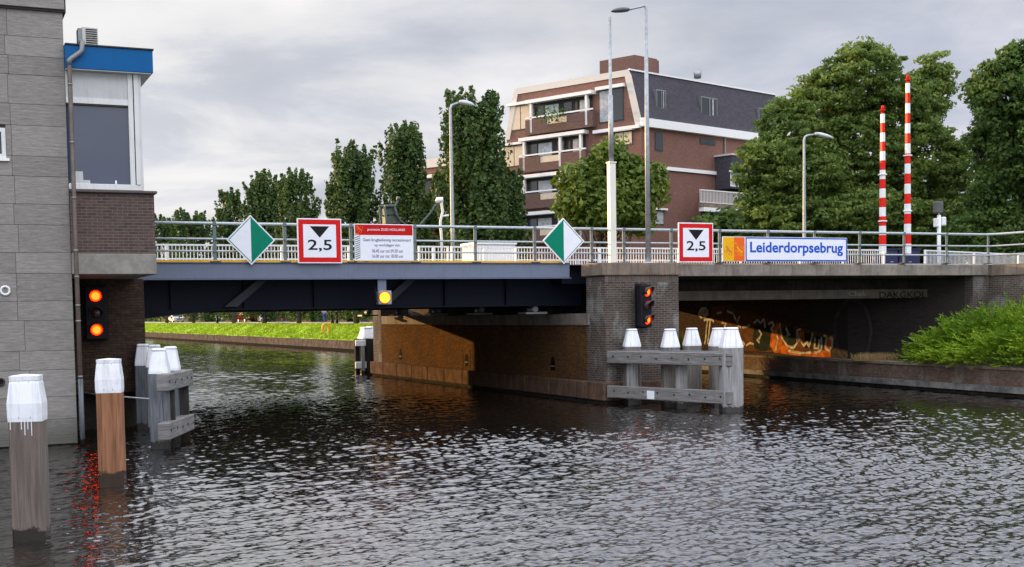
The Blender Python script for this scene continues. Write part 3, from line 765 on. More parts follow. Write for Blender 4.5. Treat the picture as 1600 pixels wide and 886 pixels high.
# ------------------------------------------------------------------ railings
def rail_h(px, py): return PY(px, py, YF)[2]
RAILZ = ((5.10, .040), (4.70, .027), (4.385, .027))
rl = empty('bridge_railing', (19, YF, 4.1), 'silver tube railing with dark posts along the near bridge edge', 'railing')
postx = [4.75] + [PY(px, 400, YF)[0] for px in (336, 445.6, 549, 648.5, 743, 835.6, 924.6, 975, 1049, 1124.4, 1200, 1272.8, 1343.4, 1412.5, 1479, 1544)]
for zz, r in RAILZ:
    mb = MB(); pts = [(4.0, YF, zz)] + [(x, YF, zz) for x in postx[1:-1]] + [(33.0, YF, zz), (33.12, YF-.1, zz), (33.2, YF-.35, zz)] + [tuple(Vector((33.2, YF-.35, zz)) + dw*s) for s in (4, 8, 14)]
    mb.path(pts, r, 10); wpart(mb, 'rail', MT['rail'], rl)
for x in postx + ['w1', 'w2', 'w3']:
    if isinstance(x, str):
        q = Vector((33.2, YF-.35, 0)) + dw*(1.8*int(x[1])); X_, Y_ = q.x, q.y
    else: X_, Y_ = x, YF
    mb = MB(); mb.box((X_-.045, Y_-.014, 4.12), (X_+.045, Y_+.014, 5.07), bev=.004)
    for zz, r in RAILZ: mb.box((X_-.045, Y_-r-.012, zz-r-.012), (X_+.045, Y_+r+.012, zz+r+.005), bev=.01)
    po = wpart(mb, 'post', MT['rail_post'], rl)
    mb = MB(); mb.box((X_-.14, Y_-.07, 4.101), (X_+.14, Y_+.09, 4.125)); mb.build('base_plate', MT['plate'], po)
def bar_fence(name, pts, label, z0=4.08, top=5.05, midz=4.32, step=.115, g=None, both=True):
    """white bar railing along a polyline"""
    c = Vector((*pts[0], z0)); e = empty(name, c, label, 'railing', g)
    bars = MB(); rails = MB()
    for (a, b) in zip(pts, pts[1:]):
        a = Vector((*a, 0)); b = Vector((*b, 0)); d = (b-a); L = d.length; d.normalize()
        R = Matrix.Rotation(math.atan2(d.y, d.x), 3, 'Z')
        for zz, h, wd in ((top-.05, .055, .06), (midz, .04, .04), (z0+.07, .04, .04)):
            rails.box((0, -wd/2, 0), (L, wd/2, h), R, (a.x, a.y, zz))
        n = int(L/step)
        for i in range(1, n):
            p = a + d*(i*L/n)
            bars.box((-.0125, -.005, z0+.06), (.0125, .005, top-.052), R, (p.x, p.y, 0))
    wpart(rails, 'rails', MT['white_rail'], e); wpart(bars, 'bars', MT['white_rail'], e)
    for a in pts + [tuple((Vector(a)+Vector(b))/2) for a, b in zip(pts, pts[1:])]:
        mb = MB(); mb.box((a[0]-.035, a[1]-.035, z0-.03), (a[0]+.035, a[1]+.035, top+.005)); wpart(mb, 'post', MT['white_rail'], e)
YM = 41.6
def mx(px, y=YM): return PY(px, 400, y)[0]
GB = 'white bar railings between road and cycle path'
bar_fence('bar_railing', [(3.0, YM), (mx(440), YM), (mx(645), YM)], 'white bar railing behind the left signs, from the brick house to the gap', g=GB)
bar_fence('bar_railing', [(mx(655), YM), (mx(700), YM)], 'short white bar railing behind the street lamp right of the text panel', g=GB)
bar_fence('bar_railing', [(mx(706), YM), (mx(806), YM), (mx(1060), YM), (mx(1250), YM), (mx(1381), YM)], 'long white bar railing between the slatted cabinet and the blue barrier housings', g=GB)
bar_fence('bar_railing', [(38.17, YM), (46.4, 44.4), (60, 49)], 'white bar railing right of the blue barrier housings running away', g=GB)
bar_fence('far_parapet', [(4.0, 51.4), (18, 51.4), (32, 51.4)], 'white bar parapet along the far edge of the bridge', g=None)

# ------------------------------------------------------------------ signs
YS = YF - .12
def rect(mb, x0, x1, z0, z1, y): mb.add([(x0, y, z0), (x1, y, z0), (x1, y, z1), (x0, y, z1)], [(0, 1, 2, 3)])
def diamond(px, py, hw, hh, green_right, label):
    c = PY(px, py, YS); a = hw/59.0; s = PY(px+hw, py, YS)[0]-PY(px-hw, py, YS)[0]; a = s/2
    b = (PY(px, py-hh, YS)[2]-PY(px, py+hh, YS)[2])/2
    x, z = c[0], c[2]
    e = empty('navigation_sign', (x, YS, z-b), label, 'sign', 'green and white diamond signs')
    def dm(k, y0, y1=None, half=0):
        P = [(x-a*k, z), (x, z-b*k), (x+a*k, z), (x, z+b*k)]
        if half == 1: P = [(x, z-b*k), (x+a*k, z), (x, z+b*k)]
        if half == -1: P = [(x-a*k, z), (x, z-b*k), (x, z+b*k)]
        return P
    mb = MB(); mb.prism(dm(1, 0), 1, YS-.012, YS+.02); wpart(mb, 'sign_plate', MT['white'], e)
    mb = MB(); mb.add([(p[0], YS-.014, p[1]) for p in dm(.93, 0)], [(0, 1, 2, 3)]); wpart(mb, 'green_outline', MT['green_sign'], e)
    h = 1 if green_right else -1
    mb = MB(); mb.add([(p[0], YS-.017, p[1]) for p in dm(.885, 0, half=-h)], [(0, 1, 2)]); wpart(mb, 'white_half', MT['white'], e)
    mb = MB(); mb.box((x-.05, YS+.021, z-b*.5), (x+.05, YS+.06, z+b*.6)); wpart(mb, 'bracket', MT['galv'], e)
diamond(392, 375, 38, 39, True, 'diamond sign with white left half and green right half')
diamond(880.5, 376.5, 32.5, 36, False, 'diamond sign with green left half and white right half')
def clearance(x0p, x1p, y0p, y1p, label):
    a = PY(x0p, y1p, YS); b = PY(x1p, y0p, YS); x0, x1, z0, z1 = a[0], b[0], a[2], b[2]
    e = empty('clearance_sign', ((x0+x1)/2, YS, z0), label, 'sign', 'red bordered height signs')
    mb = MB(); mb.box((x0, YS-.012, z0), (x1, YS+.02, z1), bev=.006); wpart(mb, 'sign_plate', MT['white'], e)
    W = x1-x0
    mb = MB(); rect(mb, x0+W*.025, x1-W*.025, z0+W*.025, z1-W*.025, YS-.014); wpart(mb, 'red_border', MT['red'], e)
    mb = MB(); rect(mb, x0+W*.13, x1-W*.13, z0+W*.13, z1-W*.13, YS-.017); wpart(mb, 'white_field', MT['white'], e)
    mb = MB(); xc = (x0+x1)/2; zt = z1-W*.17
    mb.add([(xc-W*.22, YS-.02, zt), (xc, YS-.02, zt-W*.25), (xc+W*.22, YS-.02, zt)], [(0, 1, 2)]); wpart(mb, 'black_triangle', MT['black'], e)
    mb = MB(); text_into(mb, '2,5', xc-W*.27, xc+W*.27, z0+W*.255, z0+W*.52, YS-.017, .012); wpart(mb, 'lettering', MT['black'], e)
    for s in (-.25, .25): 
        mb = MB(); mb.box((xc+s*W-.03, YS+.021, z0), (xc+s*W+.03, YS+.06, z1-.1)); wpart(mb, 'bracket', MT['galv'], e)
clearance(465.5, 533, 342, 411.5, 'red bordered 2,5 sign between the left diamond and the text panel')
clearance(1060, 1114, 348.5, 410, 'red bordered 2,5 sign left of the bridge name board')
def lion(mb, cx, cz, s, y):
    """small heraldic lion built of strokes"""
    def st(pts, w):
        pts = [Vector((cx+p[0]*s, cz+p[1]*s)) for p in pts]; n = len(pts); L = []
        for i in range(n):
            t = (pts[min(i+1, n-1)]-pts[max(i-1, 0)]).normalized(); nn = Vector((-t.y, t.x)); k = w*s/2*(1 if 0 < i < n-1 else .5)
            L += [pts[i]+nn*k, pts[i]-nn*k]
        mb.add([(p.x, y, p.y) for p in L], [(2*i+1, 2*i+3, 2*i+2, 2*i) for i in range(n-1)])
    st([(-.35, .35), (-.1, .25), (.1, 0), (.35, -.1), (.45, -.3)], .22)
    st([(-.5, .45), (-.3, .55), (-.15, .4)], .22)
    st([(-.15, .15), (-.4, .1), (-.5, -.05)], .1); st([(-.05, .05), (-.3, -.12), (-.45, -.25)], .1)
    st([(.15, -.1), (0, -.35), (-.2, -.5)], .11); st([(.4, -.25), (.3, -.5), (.1, -.55)], .11)
    st([(.4, -.1), (.6, .1), (.45, .3), (.6, .45), (.5, .6)], .08)
    st([(-.62, .2), (-.72, .0), (-.62, -.15)], .07); st([(.05, .55), (.25, .5), (.3, .3)], .06)
# province panel
a = PY(554.5, 407.5, YS); b = PY(645, 351, YS); x0, x1, z0, z1 = a[0], b[0], a[2], b[2]; W = x1-x0; Hh = z1-z0
e = empty('information_sign', ((x0+x1)/2, YS, z0), 'province panel with red header and four lines of bridge hours', 'sign')
mb = MB(); mb.box((x0, YS-.012, z0), (x1, YS+.02, z1), bev=.006); wpart(mb, 'sign_plate', MT['white'], e)
mb = MB(); rect(mb, x0+.02, x1-.02, z1-Hh*.30, z1-.02, YS-.015); wpart(mb, 'red_header', MT['sign_dark_red'], e)
mb = MB(); lion(mb, x0+.02+W*.07, z1-Hh*.15, Hh*.17, YS-.018); rect(mb, x0+.02, x0+W*.07, z1-Hh*.298, z1-Hh*.25, YS-.018); wpart(mb, 'emblem', MT['orange_sign'], e)
mb = MB(); text_into(mb, 'provincie ZUID-HOLLAND', x0+W*.22, x0+W*.86, z1-Hh*.20, z1-Hh*.115, YS-.015, .006); wpart(mb, 'lettering', MT['white'], e)
mb = MB(); wb = W*.085
for i in range(11):
    zz = z0+.03+i*(Hh*.66)/11.5
    mb.add([(x0+.015, YS-.015, zz), (x0+.015+wb, YS-.015, zz+.055), (x0+.015+wb, YS-.015, zz+.085), (x0+.015, YS-.015, zz+.03)], [(0, 1, 2, 3)])
wpart(mb, 'hatching', MT['hatch'], e)
mb = MB()
for tx, u0, u1, v0, v1 in (('Geen brugbediening recreatievaart', .14, .96, .505, .615), ('op werkdagen van:', .33, .77, .37, .47), ('06.45 uur tot 09.30 uur', .29, .82, .225, .315), ('16.00 uur tot 18.00 uur', .29, .82, .085, .175)):
    text_into(mb, tx, x0+W*u0, x0+W*u1, z0+Hh*v0, z0+Hh*v1, YS-.012, .004)
wpart(mb, 'lettering', MT['navy'], e)
for s in (.2, .8): mb = MB(); mb.box((x0+s*W-.03, YS+.021, z0), (x0+s*W+.03, YS+.07, z1-.1)); wpart(mb, 'bracket', MT['galv'], e)
# name board
a = PY(1129, 409.5, YS); b = PY(1323.5, 371, YS); x0, x1 = a[0], b[0]; z0 = a[2]; z1 = PY(1129, 371, YS)[2]; W = x1-x0; Hh = z1-z0
z0 = (PY(1129, 409.5, YS)[2]+PY(1323, 408, YS)[2])/2; z1 = (PY(1129, 371, YS)[2]+PY(1323, 370.5, YS)[2])/2; Hh = z1-z0
e = empty('name_board', ((x0+x1)/2, YS, z0), 'long white bridge name board with blue letters and yellow orange emblem', 'sign')
xe = x0+W*.172
mb = MB(); mb.box((x0, YS-.012, z0), (xe, YS+.025, z1), bev=.006); mb.box((xe+.01, YS-.012, z0), (x1, YS+.025, z1), bev=.006); wpart(mb, 'board', MT['white'], e)
mb = MB(); rect(mb, x0+.015, (x0+xe)/2, z0+.015, z1-.015, YS-.015); rect(mb, (x0+xe)/2, xe-.015, z0+Hh*.25, z0+Hh*.26, YS-.016); wpart(mb, 'yellow_field', MT['yellow_sign'], e)
mb = MB(); rect(mb, (x0+xe)/2, xe-.015, z0+.015, z1-.015, YS-.0152); wpart(mb, 'orange_field', MT['orange_sign'], e)
mb = MB(); lion(mb, x0+(xe-x0)*.28, z0+Hh*.42, Hh*.32, YS-.019); wpart(mb, 'emblem', plain_mat('ochre emblem', (.72, .2, .01), .4), e)
mb = MB(); lion(mb, x0+(xe-x0)*.75, z0+Hh*.42, Hh*.32, YS-.019)
for k in range(5): rect(mb, x0+(xe-x0)*(.4+.05*k), x0+(xe-x0)*(.43+.05*k), z0+Hh*(.68+.02*(k % 2)), z0+Hh*(.74+.04*(k % 2)), YS-.019)
wpart(mb, 'emblem', MT['yellow_sign'], e)
xb = xe+.02; t_ = Hh*.07
mb = MB()
rect(mb, xb, x1-.012, z1-t_, z1-.012, YS-.015); rect(mb, xb, x1-.012, z0+.012, z0+t_, YS-.015); rect(mb, xb, xb+t_*.8, z0+t_, z1-t_, YS-.015); rect(mb, x1-t_, x1-.012, z0+t_, z1-t_, YS-.015)
wpart(mb, 'blue_border', MT['blue_sign'], e)
mb = MB(); text_into(mb, 'Leiderdorpsebrug', xb+(x1-xb)*.043, xb+(x1-xb)*.955, z0+Hh*.235, z0+Hh*.80, YS-.014, .022); wpart(mb, 'lettering', MT['blue_sign'], e)
for s in (.1, .35, .65, .93): mb = MB(); mb.box((x0+s*W-.03, YS+.026, z0), (x0+s*W+.03, YS+.08, z1-.05)); wpart(mb, 'bracket', MT['galv'], e)

# ------------------------------------------------------------------ signals
def hood(mb, c, r, L, R):
    n = 14; vs = []; fs = []
    for j, (y, rr) in enumerate(((0, r), (-L, r*1.03))):
        for k in range(n+1):
            a = math.radians(-35 + 250*k/n); 
            Lk = 0 if j == 0 else -L*(.55+.45*max(0, math.sin(a)))
            vs.append(R @ Vector((c[0]+rr*math.cos(a), c[1]+Lk, c[2]+rr*math.sin(a))))
    for j, (y, rr) in enumerate(((0, r*.93), (-L, r*.96))):
        for k in range(n+1):
            a = math.radians(-35 + 250*k/n); Lk = 0 if j == 0 else -L*(.55+.45*max(0, math.sin(a)))
            vs.append(R @ Vector((c[0]+rr*math.cos(a), c[1]+Lk, c[2]+rr*math.sin(a))))
    m = n+1
    for k in range(n):
        fs += [(k, k+1, m+k+1, m+k), (2*m+k, 3*m+k, 3*m+k+1, 2*m+k+1), (m+k, m+k+1, 3*m+k+1, 3*m+k)]
    mb.smooth = True; mb.add(vs, fs); mb.smooth = False
def signal(loc, w_, h_, rz, label, r, spacing, lit, hoodL):
    e = empty('canal_signal', loc, label, 'signal light', 'red canal signal lights', rz)
    mb = MB(); mb.box((-w_/2, -.14, -h_/2), (w_/2, .06, h_/2), bev=.03); mb.box((-w_/2-.03, .06, -h_/2-.03), (w_/2+.03, .075, h_/2+.03)); mb.build('housing', MT['black'], e)
    I = Matrix.Identity(3)
    for i, on in enumerate(lit):
        z = spacing*(1-i)
        mb = MB(); n = 20
        rings = [(r*.8, -.145), (r*.76, -.165), (r*.5, -.18), (.0001, -.187)]
        vs = [(q*math.cos(2*math.pi*k/n), y, z+q*math.sin(2*math.pi*k/n)) for q, y in rings for k in range(n)]
        fs = [(j*n+k, (j+1)*n+k, (j+1)*n+(k+1) % n, j*n+(k+1) % n) for j in range(3) for k in range(n)]
        mb.smooth = True; mb.add(vs, fs); mb.smooth = False
        mb.build('lens', MT['lampred'] if on else MT['lampoff'], e)
        if on: MB().tube((0, -.183, z), (0, -.189, z), r*.6, r*.42, 18).build('lamp_core', MT['lampcore'], e)
        mb = MB(); hood(mb, (0, -.141, z), r, hoodL, I); mb.build('visor', MT['visor'], e)
    return e
MT['visor'] = plain_mat('black visor', (.03, .012, .012), .35)
pa = PY(150, 489, 31.4)
signal((pa[0], 31.45, pa[2]), .50, 1.28, math.radians(-4), 'red signal with two lit lamps under the left house', .155, .40, (1, 0, 1), .16)
pa = PY(1006, 478, 31.5)
signal((pa[0], 31.55, pa[2]), .52, 1.22, math.radians(24), 'red signal with two lit lamps on the middle brick pier', .15, .40, (1, 0, 1), .22)
# amber lamp below the steel span
pa = PY(601, 465, YF-.1)
e = empty('amber_signal', (pa[0], YF, pa[2]), 'grey box with lit amber lamp under the middle of the steel span', 'signal light')
x, z = pa[0], pa[2]
mb = MB(); mb.box((x-.17, YF-.10, z-.19), (x+.21, YF+.12, z+.19), bev=.02); wpart(mb, 'housing', MT['galv'], e)
mb = MB(); mb.box((x-.16, YF-.02, z+.192), (x+.08, YF+.02, 3.643)); wpart(mb, 'bracket', MT['steel_blue'], e)
mb = MB(); mb.tube((x+.0, YF-.101, z+.0), (x+.0, YF-.13, z), .155, .15, 20); wpart(mb, 'lens', MT['lampyellow'], e)
mb = MB(); mb.tube((x, YF-.1015, z), (x, YF-.115, z), .175, .175, 20); wpart(mb, 'bezel', MT['red'], e)
mb = MB(); mb.path([(x-.17, YF+.0, z-.12), (x-.24, YF, z-.05), (x-.24, YF, z+.12), (x-.2, YF, z+.3)], .012); wpart(mb, 'cable', MT['black'], e)

# ------------------------------------------------------------------ bridge keeper's house
YH = 28.27
h = empty('bridge_keeper_house', (2.6, YH, 0), "stone clad bridge keeper's house with blue roof edge and large window", 'building')
xR = 2.60
mb = MB(); mb.box((-14, YH+.03, .2), (xR-.004, 40, 9.02)); mb.box((-14, YH+.06, -1), (xR-.02, 40, .2)); wpart(mb, 'wall_core', MT['joint'], h)
zs = [PY(110, y, YH)[2] for y in (20, 62, 92, 121, 166, 199, 246, 277, 320, 352, 395, 427, 470, 500, 547, 577, 619, 654, 693)]
vj = {4: 22, 2: 20, 6: 25, 8: 27, 10: 30, 13: 32, 15: 33}
mb = MB()
random.seed(21)
for i, (zt, zb) in enumerate(zip(zs, zs[1:])):
    px = {1: 20, 3: 22, 5: 25, 7: 27, 9: 30, 13: 34, 15: 40}.get(i)
    cuts = [xR]
    if px: cuts.append(PY(px, 400, YH)[0])
    x = cuts[-1]
    while x > -14: x -= random.choice((1.35, 1.9, 2.3)); cuts.append(x)
    if i not in (1, 3, 5, 7, 9, 13, 15): cuts = [xR] + [c - 1.1 for c in cuts]
    for a, b in zip(cuts[1:], cuts):
        y_ = YH + random.uniform(-.002, .003)
        xa, xb_ = a+.003, b-.003
        if i == 5:   # leave the small window open
            if xa < PY(8, 230, YH)[0] and xb_ > PY(-30, 230, YH)[0]:
                xw = PY(8, 230, YH)[0]
                if xb_ > xw: mb.box((xw+.02, y_, zb+.005), (xb_, y_+.05, zt-.005), bev=.004)
                continue
        mb.box((xa, y_, zb+.0035), (xb_, y_+.05, zt-.0035), bev=.003)
        if b == xR: mb.box((xR-.04, y_+.051, zb+.005), (xR+.002, y_+1.2, zt-.005))
wpart(mb, 'stone_cladding', MT['stone'], h)
mb = MB(); zc_ = PY(97, 20, YH)[2]; mb.box((-14, YH-.06, zc_+.0), (xR+.06, 40, zc_+.9)); wpart(mb, 'roof_cap', MT['joint'], h)
mb = MB(); mb.box((-14, YH-.1, zc_+.05), (xR+.03, YH-.061, zc_+.9)); wpart(mb, 'roof_fascia', MT['stone'], h)
# small window at left, pipe mouths
a = PY(-30, 246, YH); b = PY(8, 200, YH)
wn = wpart(MB().box((a[0], YH-.01, a[2]), (b[0], YH+.08, b[2])), 'side_window', MT['silver'], h)
MB().box((a[0], YH-.012, a[2]+.09), (b[0]-.08, YH-.0101, b[2]-.08)).build('pane', MT['glass'], wn)
MB().box((a[0], YH-.06, a[2]-.06), (b[0]+.06, YH+.03, a[2]-.001)).build('sill', MT['white_trim'], wn)
def ringpipe(px, py, r, white):
    c = PY(px, py, YH); mb = MB(); n = 20
    for i in range(n):
        pass
    pts = [(c[0]+math.cos(t)*r, YH-.03, c[2]+math.sin(t)*r) for t in np.linspace(0, 2*math.pi, n+1)]
    mb.path(pts, r*.28, 8); o = wpart(mb, 'pipe_mouth', MT['white_trim'] if white else MT['joint'], h)
    MB().tube((c[0], YH-.015, c[2]), (c[0], YH-.001, c[2]), r*.85, None, 16).build('pipe_opening', MT['black' if not white else 'zinc'], o)
ringpipe(8, 454, .085, True); ringpipe(1, 597, .07, False)
# recessed brickwork below the cabin and the cabin itself
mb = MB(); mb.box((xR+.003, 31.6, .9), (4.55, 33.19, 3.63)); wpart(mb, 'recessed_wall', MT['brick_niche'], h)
mb = MB(); mb.box((xR+.003, 32.1, -1), (4.5, 33.1, .899)); wpart(mb, 'wall_footing', MT['concrete_dark'], h)
YC = 28.2
mb = MB(); mb.box((xR+.004, YC, 3.63), (4.35, 34.5, 4.07), bev=.012); wpart(mb, 'concrete_ledge', MT['concrete_ledge'], h)
mb = MB(); mb.box((xR+.004, YC+.02, 4.072), (4.34, 34.4, 5.36)); wpart(mb, 'brick_parapet', MT['brick_dark'], h)
mb = MB(); mb.box((xR+.004, YC-.06, 5.362), (4.40, 34.5, 5.42), bev=.01); wpart(mb, 'parapet_coping', MT['coping'], h)
# window wall
gl = [PY(112, 290, YC)[0], PY(205, 290, YC)[0]]
x0, x1 = xR+.004, PY(205, 200, YC)[0]
zb, zg, zt = 5.55, PY(200, 160, YC)[2], 7.90
wi = wpart(MB().box((x0, YC+.10, zb), (x1-.04, YC+.12, zg-.06)), 'large_window', MT['glass_house'], h)
mb = MB(); mb.box((x0, YC+.02, 5.425), (4.10, YC+.16, zb), bev=.01); mb.box((x1-.04, YC+.03, zb+.001), (x1+.06, YC+.16, zt)); mb.box((x1+.08, YC-.0, zb+.001), (x1+.17, YC+.13, zt)); mb.box((x0, YC+.04, zg-.06), (x1-.041, YC+.15, zg+.06))
mb.build('window_frame', MT['silver'], wi)
MB().box((x0, YC+.05, zg-.10), (x1-.041, YC+.09, zg-.061)).build('blind_slot', MT['joint'], wi)
MB().box((x0, YC+.06, zg+.061), (x1-.041, YC+.11, zt)).build('blind_box', MT['blind'], wi)
mb = MB(); mb.box((x1+.171, YC+.05, 5.425), (4.14, 34.2, 7.9)); wpart(mb, 'corner_panel', MT['silver'], h)
mb = MB(); mb.box((x0, YC+.2, 5.43), (x1, 34.2, 7.9)); wpart(mb, 'cabin_wall', MT['joint'], h)
# things standing inside the window sill
mb = MB(); q = PY(118, 270, YC); mb.box((q[0]-.02, YC+.094, zb+.0), (q[0]+.16, YC+.0995, zb+.26)); mb.box((q[0]+.161, YC+.094, zb+.0), (q[0]+.3, YC+.0995, zb+.08)); mb.build('window_sill_box', MT['blind'], wi)
mb = MB(); q = PY(182, 280, YC); mb.tube((q[0], YC+.088, zb), (q[0], YC+.088, zb+.09), .03, .01); mb.build('window_sill_ornament', MT['white'], wi)
# blue roof
mb = MB(); mb.box((xR+.003, YC-.16, 7.92), (4.38, 34.6, 8.40), bev=.01); wpart(mb, 'blue_fascia', MT['blue_roof'], h)
mb = MB(); mb.box((xR+.003, YC-.19, 8.402), (4.40, 34.6, 8.43)); wpart(mb, 'roof_edge', MT['joint'], h)
mb = MB(); mb.box((xR+.003, YC-.14, 7.901), (4.34, 34.5, 7.919)); wpart(mb, 'soffit', MT['blind'], h)
# downpipe
def dpx(px, py): q = PY(px, py, YH-.12); return (q[0], YH-.12, q[2])
xp = 2.67; YP = YC-.23
mb = MB(); mb.path([(xp, YP, 8.05), (xp, YP, 3.6), (xp, YP, .05)], .047, 12)
dp = wpart(mb, 'downpipe', MT['pipe'], h)
mb = MB(); mb.path([(xp, YP, 7.98), (xp, YP, 8.06), (xp+.05, YP, 8.11), (xp+.21, YP, 8.23), (xp+.26, YP, 8.29), (xp+.27, YP, 8.47), (xp+.27, YP+.2, 8.5)], .053, 12); mb.build('elbow', MT['zinc'], dp)
for z_ in (7.55, 6.35, 5.2, 4.1, 3.55, 2.95, 2.62, 1.45):
    mb = MB(); mb.tube((xp, YP, z_), (xp, YP, z_+.04), .052, None, 12); mb.build('pipe_clamp', MT['zinc'], dp)
mb = MB(); mb.tube((xp, YP, .045), (xp, YP, 1.42), .052, None, 12); mb.build('lower_pipe', MT['wood_slate'], dp)
# air conditioner
e = empty('air_conditioner', (3.1, YC+.4, 8.43), 'small louvred metal air unit on the blue roof of the left house', 'air conditioner')
mb = MB(); mb.box((2.98, YC+.1, 8.432), (3.30, YC+.45, 8.85), bev=.01); wpart(mb, 'casing', MT['ac'], e)
mb = MB()
for i in range(8): mb.box((3.05, YC+.085, 8.47+i*.046), (3.28, YC+.099, 8.49+i*.046))
wpart(mb, 'louvres', MT['joint'], e)
mb = MB(); mb.box((2.90, YC+.12, 8.432), (2.979, YC+.45, 8.82)); wpart(mb, 'side_pipe_cover', MT['zinc'], e)

# ------------------------------------------------------------------ timber piles
def pile_parts(parent, loc, w_, top, capb, matl, rz, taper=.8, zbot=-1.2, wide=1.04, lid=True, chamfer=.1, sub=None):
    """square pile with white painted head; built under parent in parent space"""
    R = Matrix.Rotation(rz, 3, 'Z'); o = Vector(loc)
    def ring(hw, z, c):
        c = hw*c
        pts = [(-hw+c, -hw), (hw-c, -hw), (hw, -hw+c), (hw, hw-c), (hw-c, hw), (-hw+c, hw), (-hw, hw-c), (-hw, -hw+c)]
        return [R @ Vector((x, y, 0)) + o + Vector((0, 0, z)) for x, y in pts]
    def loft(mb, rs):
        vs = [v for r in rs for v in r]; n = 8
        fs = [(j*n+k, j*n+(k+1) % n, (j+1)*n+(k+1) % n, (j+1)*n+k) for j in range(len(rs)-1) for k in range(n)]
        fs.append([len(rs)*n-n+k for k in range(n)])
        mb.add(vs, fs)
    hw = w_/2
    mb = MB(); zz = np.linspace(zbot, capb, 6)
    loft(mb, [ring(hw*(1+random.uniform(-.006, .006)), z, chamfer) for z in zz])
    H_ = top-capb
    body = mb
    cap = MB(); 
    loft(cap, [ring(hw*1.015, capb-.03, chamfer), ring(hw*wide, capb+.02, chamfer), ring(hw*(wide+.01 if taper > .8 else wide-(wide-taper)*.38), capb+H_*.35, chamfer), ring(hw*(taper+(wide-taper)*(.25 if taper > .8 else .07)), capb+H_*.80, chamfer), ring(hw*taper, capb+H_*.86, chamfer)])
    if lid: 
        loft(cap, [ring(hw*(taper+.03), capb+H_*.862, chamfer), ring(hw*(taper+.04), capb+H_*.965, chamfer), ring(hw*.05, top+.0, chamfer)])
    # dark seams running up the head and the shaft
    seam = MB()
    for s in (-.33, .36):
        p = R @ Vector((hw*s, -hw*wide-.002, 0)) + o; q = R @ Vector((hw*s*taper, -hw*taper-.006, 0)) + o
        a = Vector((p.x, p.y, capb+.01)); b = Vector((q.x, q.y, capb+H_*.84)); sd = R @ Vector((.004, 0, 0))
        seam.add([a-sd, a+sd, b+sd, b-sd], [(0, 1, 2, 3)])
    return body, cap, seam
def mooring_pile(px, py, w_, matl, label, toppx, cappx, taper=.86):
    k = PZ(px, py, 0); Yp = k[1]
    top = PY(toppx[0], toppx[1], Yp)[2]; cb_ = PY(cappx[0], cappx[1], Yp)[2]
    e = empty('mooring_pile', (k[0], Yp+w_/2, 0), label, 'mooring pile', 'free standing mooring piles')
    b, c, s = pile_parts(e, (0, 0, 0), w_, top, cb_, matl, math.radians(-14), taper)
    b.build('shaft', matl, e); c_ = c.build('painted_head', MT['white_paint'], e); s.build('seam', MT['hatch'], c_)
    if matl == MT['wood_taupe']:    # paint drips
        mb = MB(); R = Matrix.Rotation(math.radians(-14), 3, 'Z')
        for i in range(9):
            x_ = -.16+i*.04+random.uniform(-.01, .01); L = random.choice((.02, .03, .05, .12, .03, .04)) + (.17 if i in (4, 6) else 0)
            mb.box((x_-.0045, -w_/2-.006, cb_-L), (x_+.0045, -w_/2-.001, cb_), R)
        mb.build('paint_drips', MT['white_paint'], e)
    return e
mooring_pile(52, 846, .385, MT['wood_taupe'], 'nearest pile with chalky white head and taupe shaft', (48, 585), (48, 655), .84)
mooring_pile(179, 760, .385, MT['wood_brown'], 'mooring pile with orange brown shaft below its white head', (178, 560), (178, 611), .88)

def bolted_beam(mb, bolts, a, b, hh, th, n_, rng=(.06, .94)):
    a = Vector(a); b = Vector(b); d = (b-a); L = d.length; d = d.normalized(); ang = math.atan2(d.y, d.x); R = Matrix.Rotation(ang, 3, 'Z')
    mb.box((0, 0, -hh/2), (L, th, hh/2), R, a, bev=.015)
    for i in range(n_):
        x = L*(rng[0]+(rng[1]-rng[0])*i/(n_-1))+random.uniform(-.05, .05); z = random.uniform(-.02, .04)
        p = R @ Vector((x, -.012, z)) + a; q = R @ Vector((x, .002, z)) + a
        bolts.tube(p, q, .028, None, 8)
# right guard
dF = PD(1145, 645, 1) ; 
P1 = Vector((18.42, 27.33, 0)); P2 = Vector((17.26, 31.55, 0))
g = empty('timber_guard', (18.4, 29, 0), 'grey timber guard with white capped piles before the middle brick pier', 'timber guard')
def gpile(x, y, w_, top, capb, matl, rz, taper, wide, lab=None):
    b, c, s = pile_parts(g, (0, 0, 0), w_, top, capb, matl, rz, taper, wide=wide, chamfer=.22, lid=False)
    def sh(mb): mb.v = [(v[0]+x, v[1]+y, v[2]) for v in mb.v]; return mb
    o = wpart(sh(b), 'pile', matl, g, lab)
    c_ = sh(c).build('pile_cap', MT['white_paint'], o); s2 = sh(s); wpart(s2, 'cap_seam', MT['blind'], g)
    t = MB(); R = Matrix.Rotation(rz, 3, 'Z'); hw = w_/2*taper*1.02
    t.box((-hw, -hw, capb+(top-capb)*.86), (hw, hw, top), R, (x, y, 0), bev=.05); t.build('cap_lid', MT['white_paint'], o)
heavy = Vector((18.74, 27.52))
gpile(heavy.x, heavy.y, .54, 2.20, 1.70, MT['wood_silver'], math.radians(-20), .62, 1.0, 'heavy full length silvery pile at the near end')
for px, sc_ in ((987, 1.00), (1047, 1.0), (1081, 1.12), (1122, 1.07)):
    nvx = (P2-P1).normalized(); nvx = Vector((nvx.y, -nvx.x, 0)); nvx = nvx if nvx.x < 0 and False else (nvx if nvx.y > 0 else -nvx)
    off = .62 if px in (987, 1047) else 1.9
    r_ = Vector(D(px, 520)); t_p = (P1+nvx*off-Vector((EYE[0], EYE[1], 0))).dot(nvx)/Vector((r_.x, r_.y, 0)).dot(nvx); p = Vector(EYE)+r_*t_p; gpile(p[0], p[1], .46, 2.16, 1.68, MT['wood_grey'], math.radians(-18), .62, 1.0)
bolts = MB()
